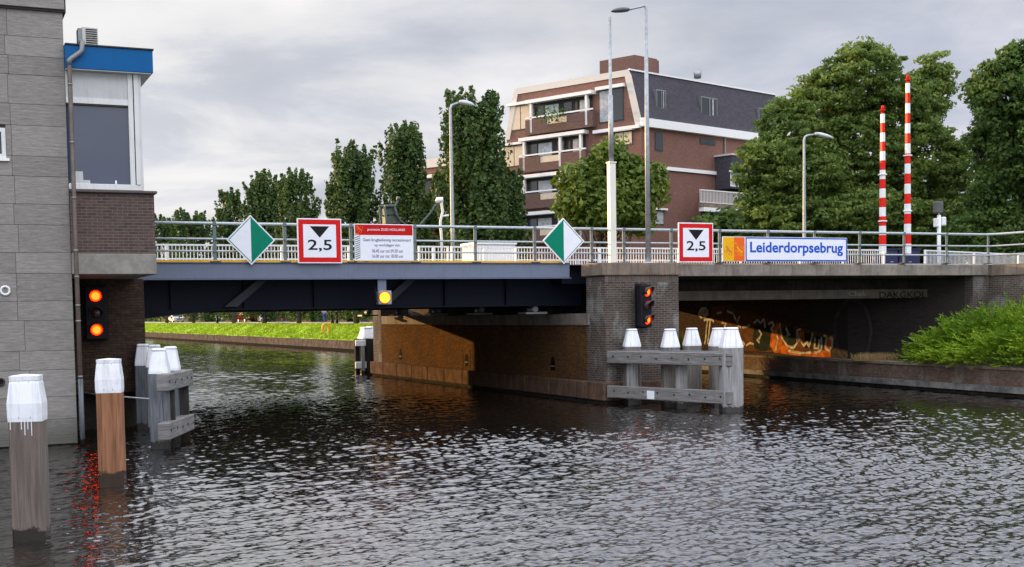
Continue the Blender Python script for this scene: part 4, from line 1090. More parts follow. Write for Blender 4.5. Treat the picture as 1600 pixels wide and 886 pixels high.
for zc2, n_ in ((1.35, 8), (.345, 8)):
    zc2 = {1.35: 1.37, .345: .385}[zc2]
    mb = MB(); bolted_beam(mb, bolts, (P2.x-.0, P2.y, zc2), (P1.x+.06, P1.y-.1, zc2), .34, .22, n_)
    wpart(mb, 'beam', MT['wood_beam'], g)
wpart(bolts, 'bolts', MT['bolt'], g)
mb = MB(); dv = (P2-P1).normalized(); nv = Vector((dv.y, -dv.x, 0)); nv = nv if nv.y > 0 else -nv
a = P1+nv*.25; b_ = P2+nv*.25
vs, fs = slab(a, dv, (b_-a).length, .5, 1.5, 1.56, nv); mb.add(vs, fs); wpart(mb, 'top_board', MT['wood_slate'], g)
for px, sx2 in ((985, .85), (1035, .42)):
    p = P1+(P2-P1)*sx2+nv*.36; mb = MB(); R = Matrix.Rotation(math.radians(-18), 3, 'Z'); mb.box((-.15, -.11, -1), (.15, .11, 1.5), R, (p[0], p[1], 0), bev=.02); 
    for zz in (1.05, .72): bolts2 = mb
    wpart(mb, 'post', MT['wood_silver'], g)
q = PD(1017, 617, 33.95); mb = MB(); R = Matrix.Rotation(math.atan2((P1-P2).y, (P1-P2).x), 3, 'Z')
mb.box((-.13, -.02, -.11), (.13, -.003, .11), R, (q[0], q[1], q[2])); 
# nudge plate just in front of the beam face
mp = wpart(mb, 'number_plate', MT['white'], g)

# left guard cluster
g2 = empty('timber_guard', (4.2, 26.8, 0), 'small timber guard with slate grey piles beside the left house', 'timber guard')
def g2pile(px, dep, w_, matl, rz=-18, taper=.70):
    p = PD(px, 600, dep); b, c, s = pile_parts(g2, (0, 0, 0), w_, 2.06, 1.57, matl, math.radians(rz), taper, wide=1.02, chamfer=.12, lid=False)
    def sh(mb): mb.v = [(v[0]+p[0], v[1]+p[1], v[2]) for v in mb.v]; return mb
    o = wpart(sh(b), 'pile', matl, g2); sh(c).build('pile_cap', MT['white_paint'], o)
    t = MB(); R = Matrix.Rotation(math.radians(rz), 3, 'Z'); hw = w_/2*taper*1.03
    t.box((-hw, -hw, 1.99), (hw, hw, 2.06), R, (p[0], p[1], 0), bev=.03); t.build('cap_lid', MT['white_paint'], o); return p
pL = g2pile(250, 25.9, .385, MT['wood_slate']); g2pile(268, 27.4, .36, MT['wood_slate']); g2pile(225, 30.5, .36, MT['wood_slate']); g2pile(243, 29.4, .36, MT['wood_slate'])
bolts = MB(); B1 = PD(263, 600, 25.2); B2 = PD(302, 600, 27.6)
d_ = Vector(B2-B1); d_.z = 0; d_.normalize()
for zz in (1.38, .40):
    mb = MB(); bolted_beam(mb, bolts, (B1[0], B1[1], zz), (B2[0], B2[1], zz), .34, .24, 5); wpart(mb, 'beam', MT['wood_beam'], g2)
wpart(bolts, 'bolts', MT['bolt'], g2)
for t in (.28, .85):
    p = B1+(B2-B1)*t; mb = MB(); mb.tube((p[0]-.12, p[1]+.22, -1), (p[0]-.12, p[1]+.22, 1.3), .14, .13, 12); wpart(mb, 'post', MT['wood_black'], g2)
# chain from the wall to the guard
mb = MB(); a = Vector((2.75, 31.3, 1.0)); mb.path([a, Vector((3.2, 29.5, .98)), Vector((pL[0]-.2, pL[1]+.1, 1.02))], .016, 6)
tag(mb.build('mooring_cable', MT['galv']), 'thin steel cable from the left wall to the timber guard', 'cable')
# far black and white guard behind the pier
g3 = empty('timber_guard', (19.5, 56, 0), 'black timber guard with white cap and boards behind the pier', 'timber guard')
k = PZ(571, 590, 0)
for px, dep in ((573, 57.5), (582, 60.0)):
    p = PD(px, 560, dep); R = Matrix.Rotation(math.radians(12), 3, 'Z')
    b, c, s = pile_parts(g3, (0, 0, 0), .62, 2.12, 1.62, MT['wood_black'], math.radians(12), .62, wide=1.02, chamfer=.2, lid=False)
    def sh(mb): mb.v = [(v[0]+p[0], v[1]+p[1], v[2]) for v in mb.v]; return mb
    o = wpart(sh(b), 'pile', MT['wood_black'], g3); sh(c).build('pile_cap', MT['white_paint'], o)
    t = MB(); t.box((-.21, -.21, 2.03), (.21, .21, 2.13), R, (p[0], p[1], 0), bev=.03); t.build('cap_lid', MT['white_paint'], o)
def onpx(x0p, x1p, y0p, y1p, dep, th=.12):
    a = PD(x0p, y1p, dep); b = PD(x1p, y0p, dep); return a, b
for y0p, y1p in ((531, 541), (565, 576)):
    a, b = onpx(555.5, 578, y0p, y1p, 56.9); mb = MB(); mb.box((a[0], a[1]-.06, a[2]), (b[0], a[1]+.06, b[2]), bev=.02); wpart(mb, 'cross_board', MT['white_paint'], g3)
for xp_ in (566,):
    a, b = onpx(565.5, 569, 541, 592, 57.0); mb = MB(); mb.box((a[0], a[1]-.05, -.5), (b[0], a[1]+.05, b[2])); wpart(mb, 'post', MT['wood_silver'], g3)
for xp_ in (558, 575): a = PD(xp_, 560, 57.15); mb = MB(); mb.box((a[0]-.1, a[1]-.1, -1), (a[0]+.1, a[1]+.1, 1.6)); wpart(mb, 'post', MT['wood_black'], g3)

# ------------------------------------------------------------------ masts, lamps, barriers
def mast(name, base, top, r0, r1, label, matl, cat): 
    e = empty(name, base, label, cat); mb = MB(); mb.path([(0, 0, 0), (0, 0, (top-base[2])*.5), (0, 0, top-base[2])], [r0, (r0+r1)/2, r1], 12); mb.build('pole', matl, e); return e
e = mast('signal_mast', (17.96, 32.4, 4.06), 11.15, .055, .045, 'pale mast with thick cream lower sleeve on the brick pier', MT['galv'], 'mast')
mb = MB(); mb.box((-.10, -.10, 0), (.10, .10, 2.9), bev=.02); mb.build('lower_sleeve', MT['cream'], e)
mb = MB(); mb.box((-.115, -.115, 2.901), (.115, .115, 2.94)); mb.build('sleeve_collar', MT['cream'], e)
mb = MB(); mb.tube((0, 0, 2.94), (0, 0, 4.85), .075, .07, 12); mb.build('middle_sleeve', MT['galv'], e)
e = mast('street_lamp', (19.17, 32.4, 4.06), 11.55, .085, .05, 'tall galvanised street lamp with dark head reaching left over the pier', MT['galv'], 'street lamp')
e['group'] = 'street lamps on the bridge'
mb = MB(); mb.path([(0, 0, 7.47), (-.05, 0, 7.5), (-.35, 0, 7.42), (-.62, 0, 7.34)], .032, 8); mb.build('arm', MT['galv'], e)
def lamp_head(L, wd, h_):
    mb = MB(); n = 10; rings = []
    for t in np.linspace(0, 1, 7):
        x = -L*t; s = math.sin(math.pi*min(1, max(.12, t*.8+.2)))**.6
        rings.append([(x, math.cos(a)*wd*s, math.sin(a)*h_*s*(1 if math.sin(a) > 0 else .45)) for a in np.linspace(0, 2*math.pi, n, endpoint=False)])
    vs = [v for r in rings for v in r]; fs = [(j*n+k, j*n+(k+1) % n, (j+1)*n+(k+1) % n, (j+1)*n+k) for j in range(6) for k in range(n)]
    fs += [list(range(n)), [6*n+k for k in range(n)]]
    mb.smooth = True; mb.add(vs, fs); mb.smooth = False; return mb
o = lamp_head(.58, .16, .10).build('lamp_head', MT['dark_shell'], e); o.location = (-.6, 0, 7.33); o.rotation_euler = (0, math.radians(-8), 0)
mb = MB(); mb.tube((0, 0, 0), (0, 0, .04), .16, .16, 12); mb.build('base_flange', MT['white_rail'], e)
def lamp(px, toppx, headpx, y, label):
    a = PY(px, 400, y); z1 = PY(px, toppx, y)[2]; e = empty('street_lamp', (a[0], y, 4.06), label, 'street lamp', 'street lamps on the bridge')
    H_ = z1-4.06; L = PY(headpx, toppx, y)[0]-a[0]
    mb = MB(); mb.path([(0, 0, 0), (0, 0, 2.2), (0, 0, H_-.2), (.05, 0, H_-.05), (.2, 0, H_+.02), (L*.4, 0, H_+.10)], [.09, .085, .06, .055, .05, .045], 10); mb.build('pole', MT['galv'], e)
    o = lamp_head(L*.66, .17, .14).build('lamp_head', MT['lamp_head'], e); o.location = (L*.36, 0, H_+.10); o.rotation_euler = (math.radians(0), math.radians(-8), math.pi)
lamp(708, 163, 742, 50, 'street lamp with round pale head before the tallest poplar')
lamp(1257, 212, 1303, 50, 'street lamp with flat white head before the big tree')
# barriers
BG = None
def barrier(px, top_py, y, hx, label, nst):
    a = PY(px, 400, y); zt = PY(px, top_py, y)[2]; z0 = 4.95
    e = empty('striped_barrier', (a[0], y, 4.06), label, 'barrier arm', 'raised red and white barrier arms')
    n = nst; hs = (zt-.35-z0)/n
    for i in range(n):
        w0 = .115-.045*i/n; zA = z0+i*hs-4.06
        mb = MB(); mb.box((-w0, -w0, zA), (w0, w0, zA+hs-.0), bev=.012); mb.build('stripe', MT['white_rail'] if i % 2 == 0 else MT['red_rail'], e)
    mb = MB(); T = zt-.35-4.06
    mb.tube((0, 0, T), (0, 0, T+.12), .075, .06, 10); mb.tube((0, 0, T+.121), (0, 0, T+.17), .12, .12, 10); mb.tube((0, 0, T+.171), (0, 0, T+.35), .08, .06, 10); mb.build('tip_lamp', MT['red_rail'], e)
    for f_ in (.33, .62): 
        mb = MB(); mb.box((-.14, -.14, T*f_), (.14, .14, T*f_+.05), bev=.01); mb.build('clamp', MT['white_rail'] , e)
    return e
barrier(1379, 165, 43, 0, 'shorter left one of the two raised striped barrier arms', 15)
barrier(1418, 117, 43, 0, 'taller right one of the two raised striped barrier arms', 17)
for (xa, xb_, lab) in ((1383, 1404, 'left dark blue housing at the foot of the barrier arms'), (1406, 1438, 'right dark blue housing at the foot of the barrier arms')):
    a = PY(xa, 400, 43.3)[0]; b = PY(xb_, 400, 43.3)[0]; zt = PY(xb_, 389, 43.3)[2]
    e = empty('barrier_housing', ((a+b)/2, 43.5, 4.06), lab, 'barrier housing', 'dark blue barrier housings')
    mb = MB(); mb.box((a, 43.3, 4.06), (b, 44.2, zt-.04), bev=.03); wpart(mb, 'casing', MT['blue_box'], e)
    mb = MB(); mb.box((a-.03, 43.26, zt-.039), (b+.03, 44.24, zt), bev=.015); wpart(mb, 'lid', MT['blue_box'], e)
    mb = MB(); mb.box(((a+b)/2-.08, 43.29, 4.6), ((a+b)/2+.08, 43.299, 4.64)); wpart(mb, 'handle', MT['galv'], e)
# traffic signal seen from behind
a = PY(1467, 400, 42.5); e = empty('traffic_signal', (a[0], 42.5, 4.06), 'white signal pole with dark head and yellow band right of the barriers', 'traffic light')
zt = PY(1467, 336, 42.5)[2]-4.06
mb = MB(); mb.tube((0, 0, 0), (0, 0, zt), .085, .08, 12); mb.tube((0, 0, zt), (0, 0, zt+.4), .02, .02, 8); mb.build('pole', MT['white_rail'], e)
mb = MB(); mb.tube((0, 0, .02), (0, 0, .33), .092, .092, 12); mb.build('yellow_band', MT['yellow'], e)
mb = MB(); mb.box((-.22, -.12, zt+.08), (.16, .16, zt+.58), bev=.03); mb.build('signal_head', MT['dark_shell'], e)
mb = MB(); mb.box((-.24, -.14, zt-.52), (-.10, .10, zt-.15), bev=.02); mb.build('side_box', MT['white_rail'], e); mb = MB(); mb.box((.11, -.12, zt-.46), (.33, .12, zt-.08), bev=.04); mb.build('side_box', MT['white_rail'], e)
# white slatted cabinet behind the railing
a = PY(746, 409, 44)[0]; b = PY(805, 409, 44)[0]; z1 = PY(770, 378, 44)[2]
e = empty('slatted_cabinet', ((a+b)/2, 44.5, 4.06), 'low white slatted cabinet behind the railing below the tall poplar', 'cabinet')
mb = MB(); mb.box((a, 44, 4.06), (b, 45.5, z1-.1)); wpart(mb, 'body', MT['slat_white'], e)
mb = MB(); 
for x in np.arange(a+.06, b-.05, .13): mb.box((x, 43.97, 4.12), (x+.08, 43.999, z1-.14))
wpart(mb, 'slats', MT['white_rail'], e)
mb = MB(); mb.box((a-.06, 43.93, z1-.099), (b+.06, 45.55, z1), bev=.01); wpart(mb, 'lid', MT['white_rail'], e)
# green metal figure with curved arm, hose and white pole behind the railing
yv = 60.0
def v3(px, py): q = PY(px, py, yv); return Vector(q)
e = empty('metal_sculpture', tuple(v3(615, 420)), 'green metal framework with curved neck behind the text panel', 'sculpture')
def vpt(px, py, dy=0): q = v3(px, py); q.y += dy; return q
mb = MB()
for dy in (0, .8):
    mb.path([vpt(604, 420, dy), vpt(604, 347, dy), vpt(601, 323, dy)], .07); mb.path([vpt(601, 322, dy), vpt(618, 322, dy)], .07)
    mb.path([vpt(616, 322, dy), vpt(620, 336, dy), vpt(626, 346, dy), vpt(632, 349, dy), vpt(634, 420, dy)], .07)
wpart(mb, 'frame', MT['pipe_green'], e)
mb = MB()
mb.prism([(vpt(603, 325).x, vpt(603, 325).z), (vpt(616, 325).x, vpt(616, 325).z), (vpt(619, 335).x, vpt(619, 335).z), (vpt(604, 335).x, vpt(604, 335).z)], 1, yv+.1, yv+.7)
mb.prism([(vpt(604, 338).x, vpt(604, 338).z), (vpt(619, 337).x, vpt(619, 337).z), (vpt(626, 348).x, vpt(626, 348).z), (vpt(604, 349).x, vpt(604, 349).z)], 1, yv+.15, yv+.65)
wpart(mb, 'mesh_panel', MT['pipe_green'], e)
mb = MB(); mb.path([vpt(595, 321, .4), vpt(608, 322, .4), vpt(619, 322, .4), vpt(623, 319, .4), vpt(625.5, 314, .4), vpt(627, 309, .4)], [.05, .09, .08, .07, .06, .05]); mb.path([vpt(624, 308.5, .4), vpt(628.5, 309.5, .4)], .1); wpart(mb, 'curved_neck', MT['pipe_green'], e)
e = empty('camera_pole', tuple(v3(691, 420)), 'white crooked pole with pale lamp head between the poplars', 'pole')
mb = MB(); mb.path([vpt(691, 420), vpt(690, 372), vpt(688, 347), vpt(690, 337), vpt(692, 330), vpt(690, 320), vpt(690, 315)], .07); wpart(mb, 'pole', MT['white_rail'], e)
mb = MB(); mb.path([vpt(682, 316), vpt(684, 313), vpt(690, 312.5), vpt(691, 316)], [.1, .16, .16, .08]); wpart(mb, 'lamp_head', MT['white_rail'], e)
mb = MB(); mb.path([vpt(691, 338), vpt(701, 336.5)], .05); wpart(mb, 'side_arm', MT['white_rail'], e)
mb = MB(); mb.path([vpt(683, 319), vpt(679, 322), vpt(676, 328), vpt(670, 336), vpt(662, 345), vpt(656, 352), vpt(650, 358)], .055); wpart(mb, 'hanging_hose', MT['pipe_green'], e)

# ------------------------------------------------------------------ foliage
def leaves_mesh(name, pts, outw, size, matl, parent, aspect=.6, updir=.35, droop=0.0, seed=1, bias=.7):
    """pts Nx3 leaf positions, outw Nx3 outward directions"""
    rg = np.random.default_rng(seed); n = len(pts)
    nrm = outw*bias + rg.normal(0, .55, (n, 3)) + np.array([0, 0, updir]); nrm /= np.linalg.norm(nrm, axis=1)[:, None]
    t = rg.normal(0, 1, (n, 3)); t -= nrm*(t*nrm).sum(1)[:, None]; t /= np.linalg.norm(t, axis=1)[:, None]
    t[:, 2] -= droop; t /= np.linalg.norm(t, axis=1)[:, None]
    b = np.cross(nrm, t); s = size*rg.uniform(.6, 1.35, n)[:, None]
    v = np.zeros((n, 4, 3)); v[:, 0] = pts - t*s; v[:, 1] = pts - b*s*aspect + t*s*.1; v[:, 2] = pts + t*s + nrm*s*.15; v[:, 3] = pts + b*s*aspect + t*s*.1
    V = v.reshape(-1, 3); me = bpy.data.meshes.new(name)
    me.vertices.add(n*4); me.vertices.foreach_set('co', V.ravel())
    me.loops.add(n*4); me.loops.foreach_set('vertex_index', np.arange(n*4, dtype=np.int32))
    me.polygons.add(n); me.polygons.foreach_set('loop_start', np.arange(0, n*4, 4, dtype=np.int32))
    me.update(calc_edges=True); me.materials.append(matl)
    o = bpy.data.objects.new(name, me); COL.objects.link(o)
    if parent is not None: o.parent = parent
    return o
def clump_pts(centers, rads, nper, rg, flat=1.0):
    out = []; od = []
    for c, r in zip(centers, rads):
        d = rg.normal(0, 1, (nper, 3)); d /= np.linalg.norm(d, axis=1)[:, None]
        rr = r*rg.uniform(.35, 1.0, nper)**.6
        out.append(c + d*rr[:, None]*np.array([1, 1, flat])); od.append(d)
    return np.vstack(out), np.vstack(od)
def tree_wide(name, base, lobes, label, matl, leaf, nclump, nper, rcl, seed, group=None, trunk_r=.3, bark='bark_dark', flat=.6, top_trunk=None, cat='tree'):
    """lobes: list of (centre, radii) in world space"""
    rg = np.random.default_rng(seed); e = empty(name, base, label, cat, group)
    B = np.array(base); C_ = []; 
    vol = np.array([l[1][0]*l[1][1]*l[1][2] for l in lobes])**.66; vol /= vol.sum()
    for (c, r), k in zip(lobes, rg.multinomial(nclump, vol)):
        d = rg.normal(0, 1, (k, 3)); d /= np.linalg.norm(d, axis=1)[:, None]
        rad = rg.uniform(.30, 1.0, k)**.5*(1+np.where(rg.uniform(size=k) < .14, rg.uniform(0, .17, k), 0))
        C_.append(np.array(c) + d*rad[:, None]*np.array(r))
    C_ = np.vstack(C_)
    R_ = rcl*rg.uniform(.55, 1.3, len(C_))
    P, Dv = clump_pts(C_, R_, nper, rg, flat)
    ctr = np.mean([l[0] for l in lobes], 0); 
    leaves_mesh('crown', P-B, Dv, leaf, matl, e, seed=seed, droop=.25)
    mb = MB(); tc_ = Vector(ctr-B); tt = top_trunk or tc_.z
    mb.path([(0, 0, -.3), (.05, 0, tt*.25), (-.05, .1, tt*.5), (tc_.x*.3, tc_.y*.3, tt*.8)], [trunk_r*1.25, trunk_r, trunk_r*.85, trunk_r*.6], 10); mb.build('trunk', MT[bark], e)
    mb = MB(); sel = rg.choice(len(C_), min(len(C_), 46), replace=False)
    for i in sel:
        q = Vector(C_[i]-B); s = Vector((0, 0, tt*rg.uniform(.3, .75))); m = (s+q)/2 + Vector((0, 0, -.12*(q-s).length)) + Vector(rg.normal(0, .15, 3))
        mb.path([s, m, q], [trunk_r*.36, trunk_r*.2, trunk_r*.06], 6)
    mb.build('limbs', MT[bark], e)
    return e
def poplar(px, hw_px, top_py, Xc, label, seed, ybase=None, zb=1.9, shape=None, nshoot=150, leaf=.13):
    q = PX(px, 420, Xc); y = q[1]; base = np.array([Xc, y, zb])
    top = PX(px, top_py, Xc)[2]; 
    half = abs(PY(px+hw_px, 400, y)[0]-PY(px-hw_px, 400, y)[0])/2
    rg = np.random.default_rng(seed); e = empty('poplar', tuple(base), label, 'tree', 'row of poplars along the far quay')
    H_ = top-zb; pts = []; dirs = []; mbl = MB()
    for i in range(nshoot):
        h0 = H_*rg.uniform(.04, .88)**1.05; a = rg.uniform(0, 6.283)
        f = h0/H_
        env = half*1.2*min(1.0, .90+f*.5)*math.sqrt(max(.10, 1-max(0, (f-.28)/.75)**2.0))
        r = env*math.sqrt(rg.uniform(.03, 1.0)); L = min(rg.uniform(.09, .20)*H_, (H_-h0)*rg.uniform(.45, 1.02)+.2)
        p0 = np.array([math.cos(a)*r*.72, math.sin(a)*r*.72, h0]); p1 = p0 + np.array([math.cos(a)*r*.28+rg.normal(0, .12), math.sin(a)*r*.28+rg.normal(0, .12), L])
        n = int(48+44*rg.uniform())
        t = rg.uniform(0, 1, n)**.85
        wd = (.40*(1-t*.85)+.05)*min(1.0, half/1.3)
        d = rg.normal(0, 1, (n, 3)); d /= np.linalg.norm(d, axis=1)[:, None]
        pts.append(p0+(p1-p0)*t[:, None]+d*wd[:, None]*np.array([1, 1, .8])); dirs.append(d*.7+np.array([math.cos(a), math.sin(a), 0])*.6)
        if i % 4 == 0: mbl.path([(0, 0, max(.5, h0-1.2)), tuple(p0*.7+np.array([0, 0, h0*.3])), tuple(p0), tuple(p1)], [.07, .05, .035, .012], 5)
    P = np.vstack(pts); Dv = np.vstack(dirs)
    leaves_mesh('crown', P, Dv, leaf, MT['poplar'], e, aspect=.75, seed=seed, updir=.3)
    mb = MB(); mb.path([(0, 0, -.2), (.05, 0, H_*.25), (0, .05, H_*.6), (0, 0, H_*.9)], [.26, .21, .12, .03], 10); mb.build('trunk', MT['bark'], e)
    mbl.build('limbs', MT['bark_dark'], e)
    # grassy mound at the foot
    return e
XC = 31.7
poplar(258, 24, 330, XC, 'far left poplar just right of the brick house, low on the horizon', 31, nshoot=120, leaf=.2)
poplar(300, 36, 322, XC, 'low bushy poplar left of the white half diamond sign', 32, nshoot=170, leaf=.2)
poplar(363, 27, 288, XC, 'slim poplar right above the left diamond sign', 33, nshoot=150, leaf=.19)
poplar(411, 33, 262, XC, 'rounded poplar between the left diamond and 2,5 sign', 34, nshoot=230, leaf=.17)
poplar(465, 34, 258, XC, 'rounded poplar right above the left 2,5 sign', 35, nshoot=250, leaf=.16)
poplar(555, 39, 215, XC, 'tall poplar standing alone left of the text panel', 36, nshoot=270, leaf=.15)
poplar(636, 35, 185, XC, 'square topped poplar above the text panel', 37, nshoot=270, leaf=.14)
poplar(742, 50, 134, XC, 'tallest and widest poplar behind the round headed lamp', 38, nshoot=420, leaf=.13)
poplar(795, 26, 262, XC+3, 'short dark poplar tucked against the apartment block', 39, nshoot=150, leaf=.13)
poplar(690, 22, 268, XC+3, 'short poplar between the two tallest ones', 40, nshoot=130, leaf=.14)

def lobes_px(items, y_or_dep):
    """(px, py, rx_px, ry_px, depth) -> world ellipsoids"""
    out = []
    for px, py, rx, ry, dep in items:
        c = PD(px, py, dep); out.append((c, (rx*dep/F, rx*dep/F*.9, ry*dep/F)))
    return out
# round tree between lamp masts and apartment block
L_ = lobes_px([(950, 262, 32, 30, 62), (915, 292, 38, 34, 61), (985, 285, 36, 36, 62), (940, 320, 48, 32, 61), (1008, 300, 26, 24, 62), (1020, 272, 18, 14, 62), (895, 325, 22, 25, 61), (990, 335, 34, 26, 62), (960, 240, 20, 14, 62)], 0)
b_ = PD(940, 420, 62)
tree_wide('round_tree', (b_[0], b_[1], 3.0), L_, 'yellow green round crowned tree behind the cream mast', MT['limetree'], .15, 420, 62, .62, 51, trunk_r=.16, flat=.8)
# large feathery tree right of the block
L_ = lobes_px([(1345, 130, 75, 55, 72), (1290, 170, 62, 60, 72), (1235, 200, 55, 50, 71), (1200, 265, 52, 55, 70), (1255, 285, 80, 70, 70), (1330, 250, 85, 90, 72), (1410, 190, 62, 70, 73), (1450, 150, 40, 50, 74), (1440, 260, 70, 70, 72), (1500, 290, 60, 70, 72), (1185, 320, 38, 30, 70), (1350, 340, 110, 45, 71), (1470, 350, 90, 45, 71), (1340, 85, 34, 22, 72), (1250, 340, 90, 45, 70), (1462, 108, 26, 24, 74)], 0)
b_ = PD(1350, 420, 73)
tree_wide('feathery_tree', (b_[0], b_[1], 3.0), L_, 'huge feathery crowned tree behind the barrier arms', MT['acacia'], .115, 3000, 60, .52, 52, trunk_r=.38, flat=.42)
L_ = lobes_px([(1570, 150, 55, 60, 64), (1600, 110, 45, 40, 64), (1560, 220, 45, 60, 66), (1615, 220, 60, 90, 64), (1580, 310, 70, 70, 66), (1535, 140, 26, 24, 65), (1590, 85, 22, 18, 64), (1640, 160, 60, 80, 64), (1560, 370, 80, 50, 66)], 0)
b_ = PD(1590, 420, 65)
tree_wide('dark_tree', (b_[0], b_[1], 3.0), L_, 'dark green broad tree at the right edge', MT['darktree'], .12, 1500, 58, .5, 53, trunk_r=.3, flat=.6)
# dark understorey far behind the right rail
L_ = []
for i, px in enumerate(np.linspace(1130, 1700, 16)): L_ += lobes_px([(px, 372+8*math.sin(i*1.7), 36, 44, 80)], 0)
P_ = PD(1400, 420, 80)
tree_wide('hedge_thicket', (P_[0], P_[1], 2.2), L_, 'dark thicket of shrubs below the large right trees', MT['darktree'], .2, 900, 40, .8, 54, trunk_r=.12, cat='thicket')

# bushy shrub on the low quay at right: long arching sprays
def spray_shrub():
    rg = np.random.default_rng(77); e = empty('spreading_shrub', (31.0, 28.4, .9), 'bright green spreading shrub spilling over the low quay wall at right', 'shrub')
    pts = []; outs = []; stems = MB(); n = 5200
    cx, cy = 31.5, 28.6
    for i in range(n):
        # points over a low elongated mound
        a = rg.uniform(0, 6.283); q = math.sqrt(rg.uniform(0, 1))
        x = cx + math.cos(a)*q*3.5; y = cy + math.sin(a)*q*5.0
        hgt = .85 + 1.85*math.sqrt(max(0, 1-q*q))*(.82+.18*math.sin(x*2.1+y*1.3))
        z = hgt*rg.uniform(.62, 1.0) if rg.uniform() < .8 else rg.uniform(.8, hgt)
        z = max(z, .9)
        d = np.array([(x-cx)/3.5*1.0-.35, (y-cy)/5.0*.5-.45, .42+.25*(z/2.6)]) + rg.normal(0, .22, 3); d /= np.linalg.norm(d)
        L = rg.uniform(.3, .85); m = 12
        p = np.array([x, y, z]); side = np.cross(d, [0, 0, 1]); side /= np.linalg.norm(side)+1e-6
        for k in range(m):
            t = k/(m-1); pp = p + d*L*t + np.array([0, 0, -.16*t*t*L])
            for s in (-1, 1):
                pts.append(pp + side*s*.028*(1-t*.6) ); outs.append(side*s*.6+d*.9+rg.normal(0, .15, 3))
        
    P = np.array(pts)-np.array([31.0, 28.4, .9]); O = np.array(outs); O /= np.linalg.norm(O, axis=1)[:, None]
    nn = len(P); s = .05*rg.uniform(.7, 1.3, nn)[:, None]; up = np.array([0, 0, 1.0])+rg.normal(0, .5, (nn, 3)); b = np.cross(O, up); b /= np.linalg.norm(b, axis=1)[:, None]
    v = np.zeros((nn, 4, 3)); v[:, 0] = P; v[:, 1] = P+O*s-b*s*.42; v[:, 2] = P+O*s*2.1; v[:, 3] = P+O*s+b*s*.42
    me = bpy.data.meshes.new('foliage'); me.vertices.add(nn*4); me.vertices.foreach_set('co', v.ravel())
    me.loops.add(nn*4); me.loops.foreach_set('vertex_index', np.arange(nn*4, dtype=np.int32)); me.polygons.add(nn); me.polygons.foreach_set('loop_start', np.arange(0, nn*4, 4, dtype=np.int32)); me.update(calc_edges=True)
    me.materials.append(MT['bush']); o = bpy.data.objects.new('foliage', me); COL.objects.link(o); o.parent = e
    for i in range(60):
        a = rg.uniform(0, 6.283); q = rg.uniform(.2, .85)
        x = math.cos(a)*q*2.6+.6; y = math.sin(a)*q*4.2-1
        stems.path([(.6+x*.2, -1+y*.2, 0), (x*.6, y*.6, .5), (x, y, 1.35*math.sqrt(max(.05, 1-q*q)))], [.03, .02, .008], 5)
    stems.build('stems', MT['bark_dark'], e)
spray_shrub()
# dry grass on the ledge and weed by the pier
def tuft(name, c, n, h_, spread, matl, label, seed, cat='weed'):
    rg = np.random.default_rng(seed); v = []; f = []
    for i in range(n):
        a = rg.uniform(0, 6.28); r = spread*math.sqrt(rg.uniform()); x = math.cos(a)*r*1.6; y = math.sin(a)*r; l = rg.normal(0, .35, 2)*h_; hh = h_*rg.uniform(.5, 1.1); w_ = .012
        b = len(v); v += [(x-w_, y, 0), (x+w_, y, 0), (x+l[0], y+l[1], hh)]; f.append((b, b+1, b+2))
    o = MB().add(v, f).build(name, matl); o.location = c; tag(o, label, cat)
p = PZ(1368, 563, .85); tuft('dry_grass', tuple(p), 900, .28, .55, leaf_mat('dry grass', (.16, .10, .04), (.28, .19, .08), (.36, .27, .12), .2), 'dry brown grass on the ledge left of the shrub', 5, 'grass clump')
p = PD(1061.5, 540, 50); tuft('weed', (p[0], p[1], .4), 260, 1.6, .18, MT['bush'], 'narrow green weed beside the brick pier behind the guard', 6)

# ------------------------------------------------------------------ apartment block
CN = PD(1003, 300, 85); CN[2] = 0
du = D(-1450, 525.0); du[2] = 0; du = Vector(du/np.linalg.norm(du)); dv_ = D(2980, 453.5); dv_[2] = 0; dv_ = Vector(dv_/np.linalg.norm(dv_))
O_ = Vector(CN)
nu = Vector((du.y, -du.x, 0)); nu = nu if nu.dot(Vector((0, 0, 0))-O_) > 0 else -nu
nv_ = Vector((dv_.y, -dv_.x, 0)); nv_ = nv_ if nv_.dot(Vector((0, 0, 0))-O_) > 0 else -nv_
def on(px, py, O, d, n, off=0.0):
    """pixel -> (s along facade, z) on the facade plane pushed off*n"""
    r = Vector(D(px, py)); E_ = Vector(EYE); P0 = O+n*off
    t = (P0-E_).dot(n)/r.dot(n); q = E_+r*t; return (q-O).dot(d), q.z
def fbox(mb, O, d, n, s0, s1, z0, z1, n0, n1):
    if s0 > s1: s0, s1 = s1, s0
    if z0 > z1: z0, z1 = z1, z0
    vs = []
    for z in (z0, z1):
        for s, nn in ((s0, n0), (s1, n0), (s1, n1), (s0, n1)): q = O+d*s+n*nn; vs.append((q.x, q.y, z))
    fs = [(0, 3, 2, 1), (4, 5, 6, 7), (0, 1, 5, 4), (1, 2, 6, 5), (2, 3, 7, 6), (3, 0, 4, 7)]
    a, b, c = Vector(vs[0]), Vector(vs[1]), Vector(vs[3])
    if (b-a).cross(c-a).z < 0: fs = [f[::-1] for f in fs]
    mb.add(vs, fs); return mb
ap = empty('apartment_block', (O_.x, O_.y, 2.1), 'brown brick apartment block with slate mansard and white balconies', 'building')
def U(px, py, off=0.0): return on(px, py, O_, du, nu, off)
def V_(px, py, off=0.0): return on(px, py, O_, dv_, nv_, off)
ztop = U(998, 107)[1]; zband = V_(1015, 187)[1]
sL = U(792, 250)[0]; sR = V_(1230, 250)[0]
print('APT', ztop, zband, sL, sR)
inset = 1.0
A0 = O_; A1 = O_+du*sL; A2 = A1+dv_*sR; A3 = O_+dv_*sR
def v2(p, z): return (p.x, p.y, z)
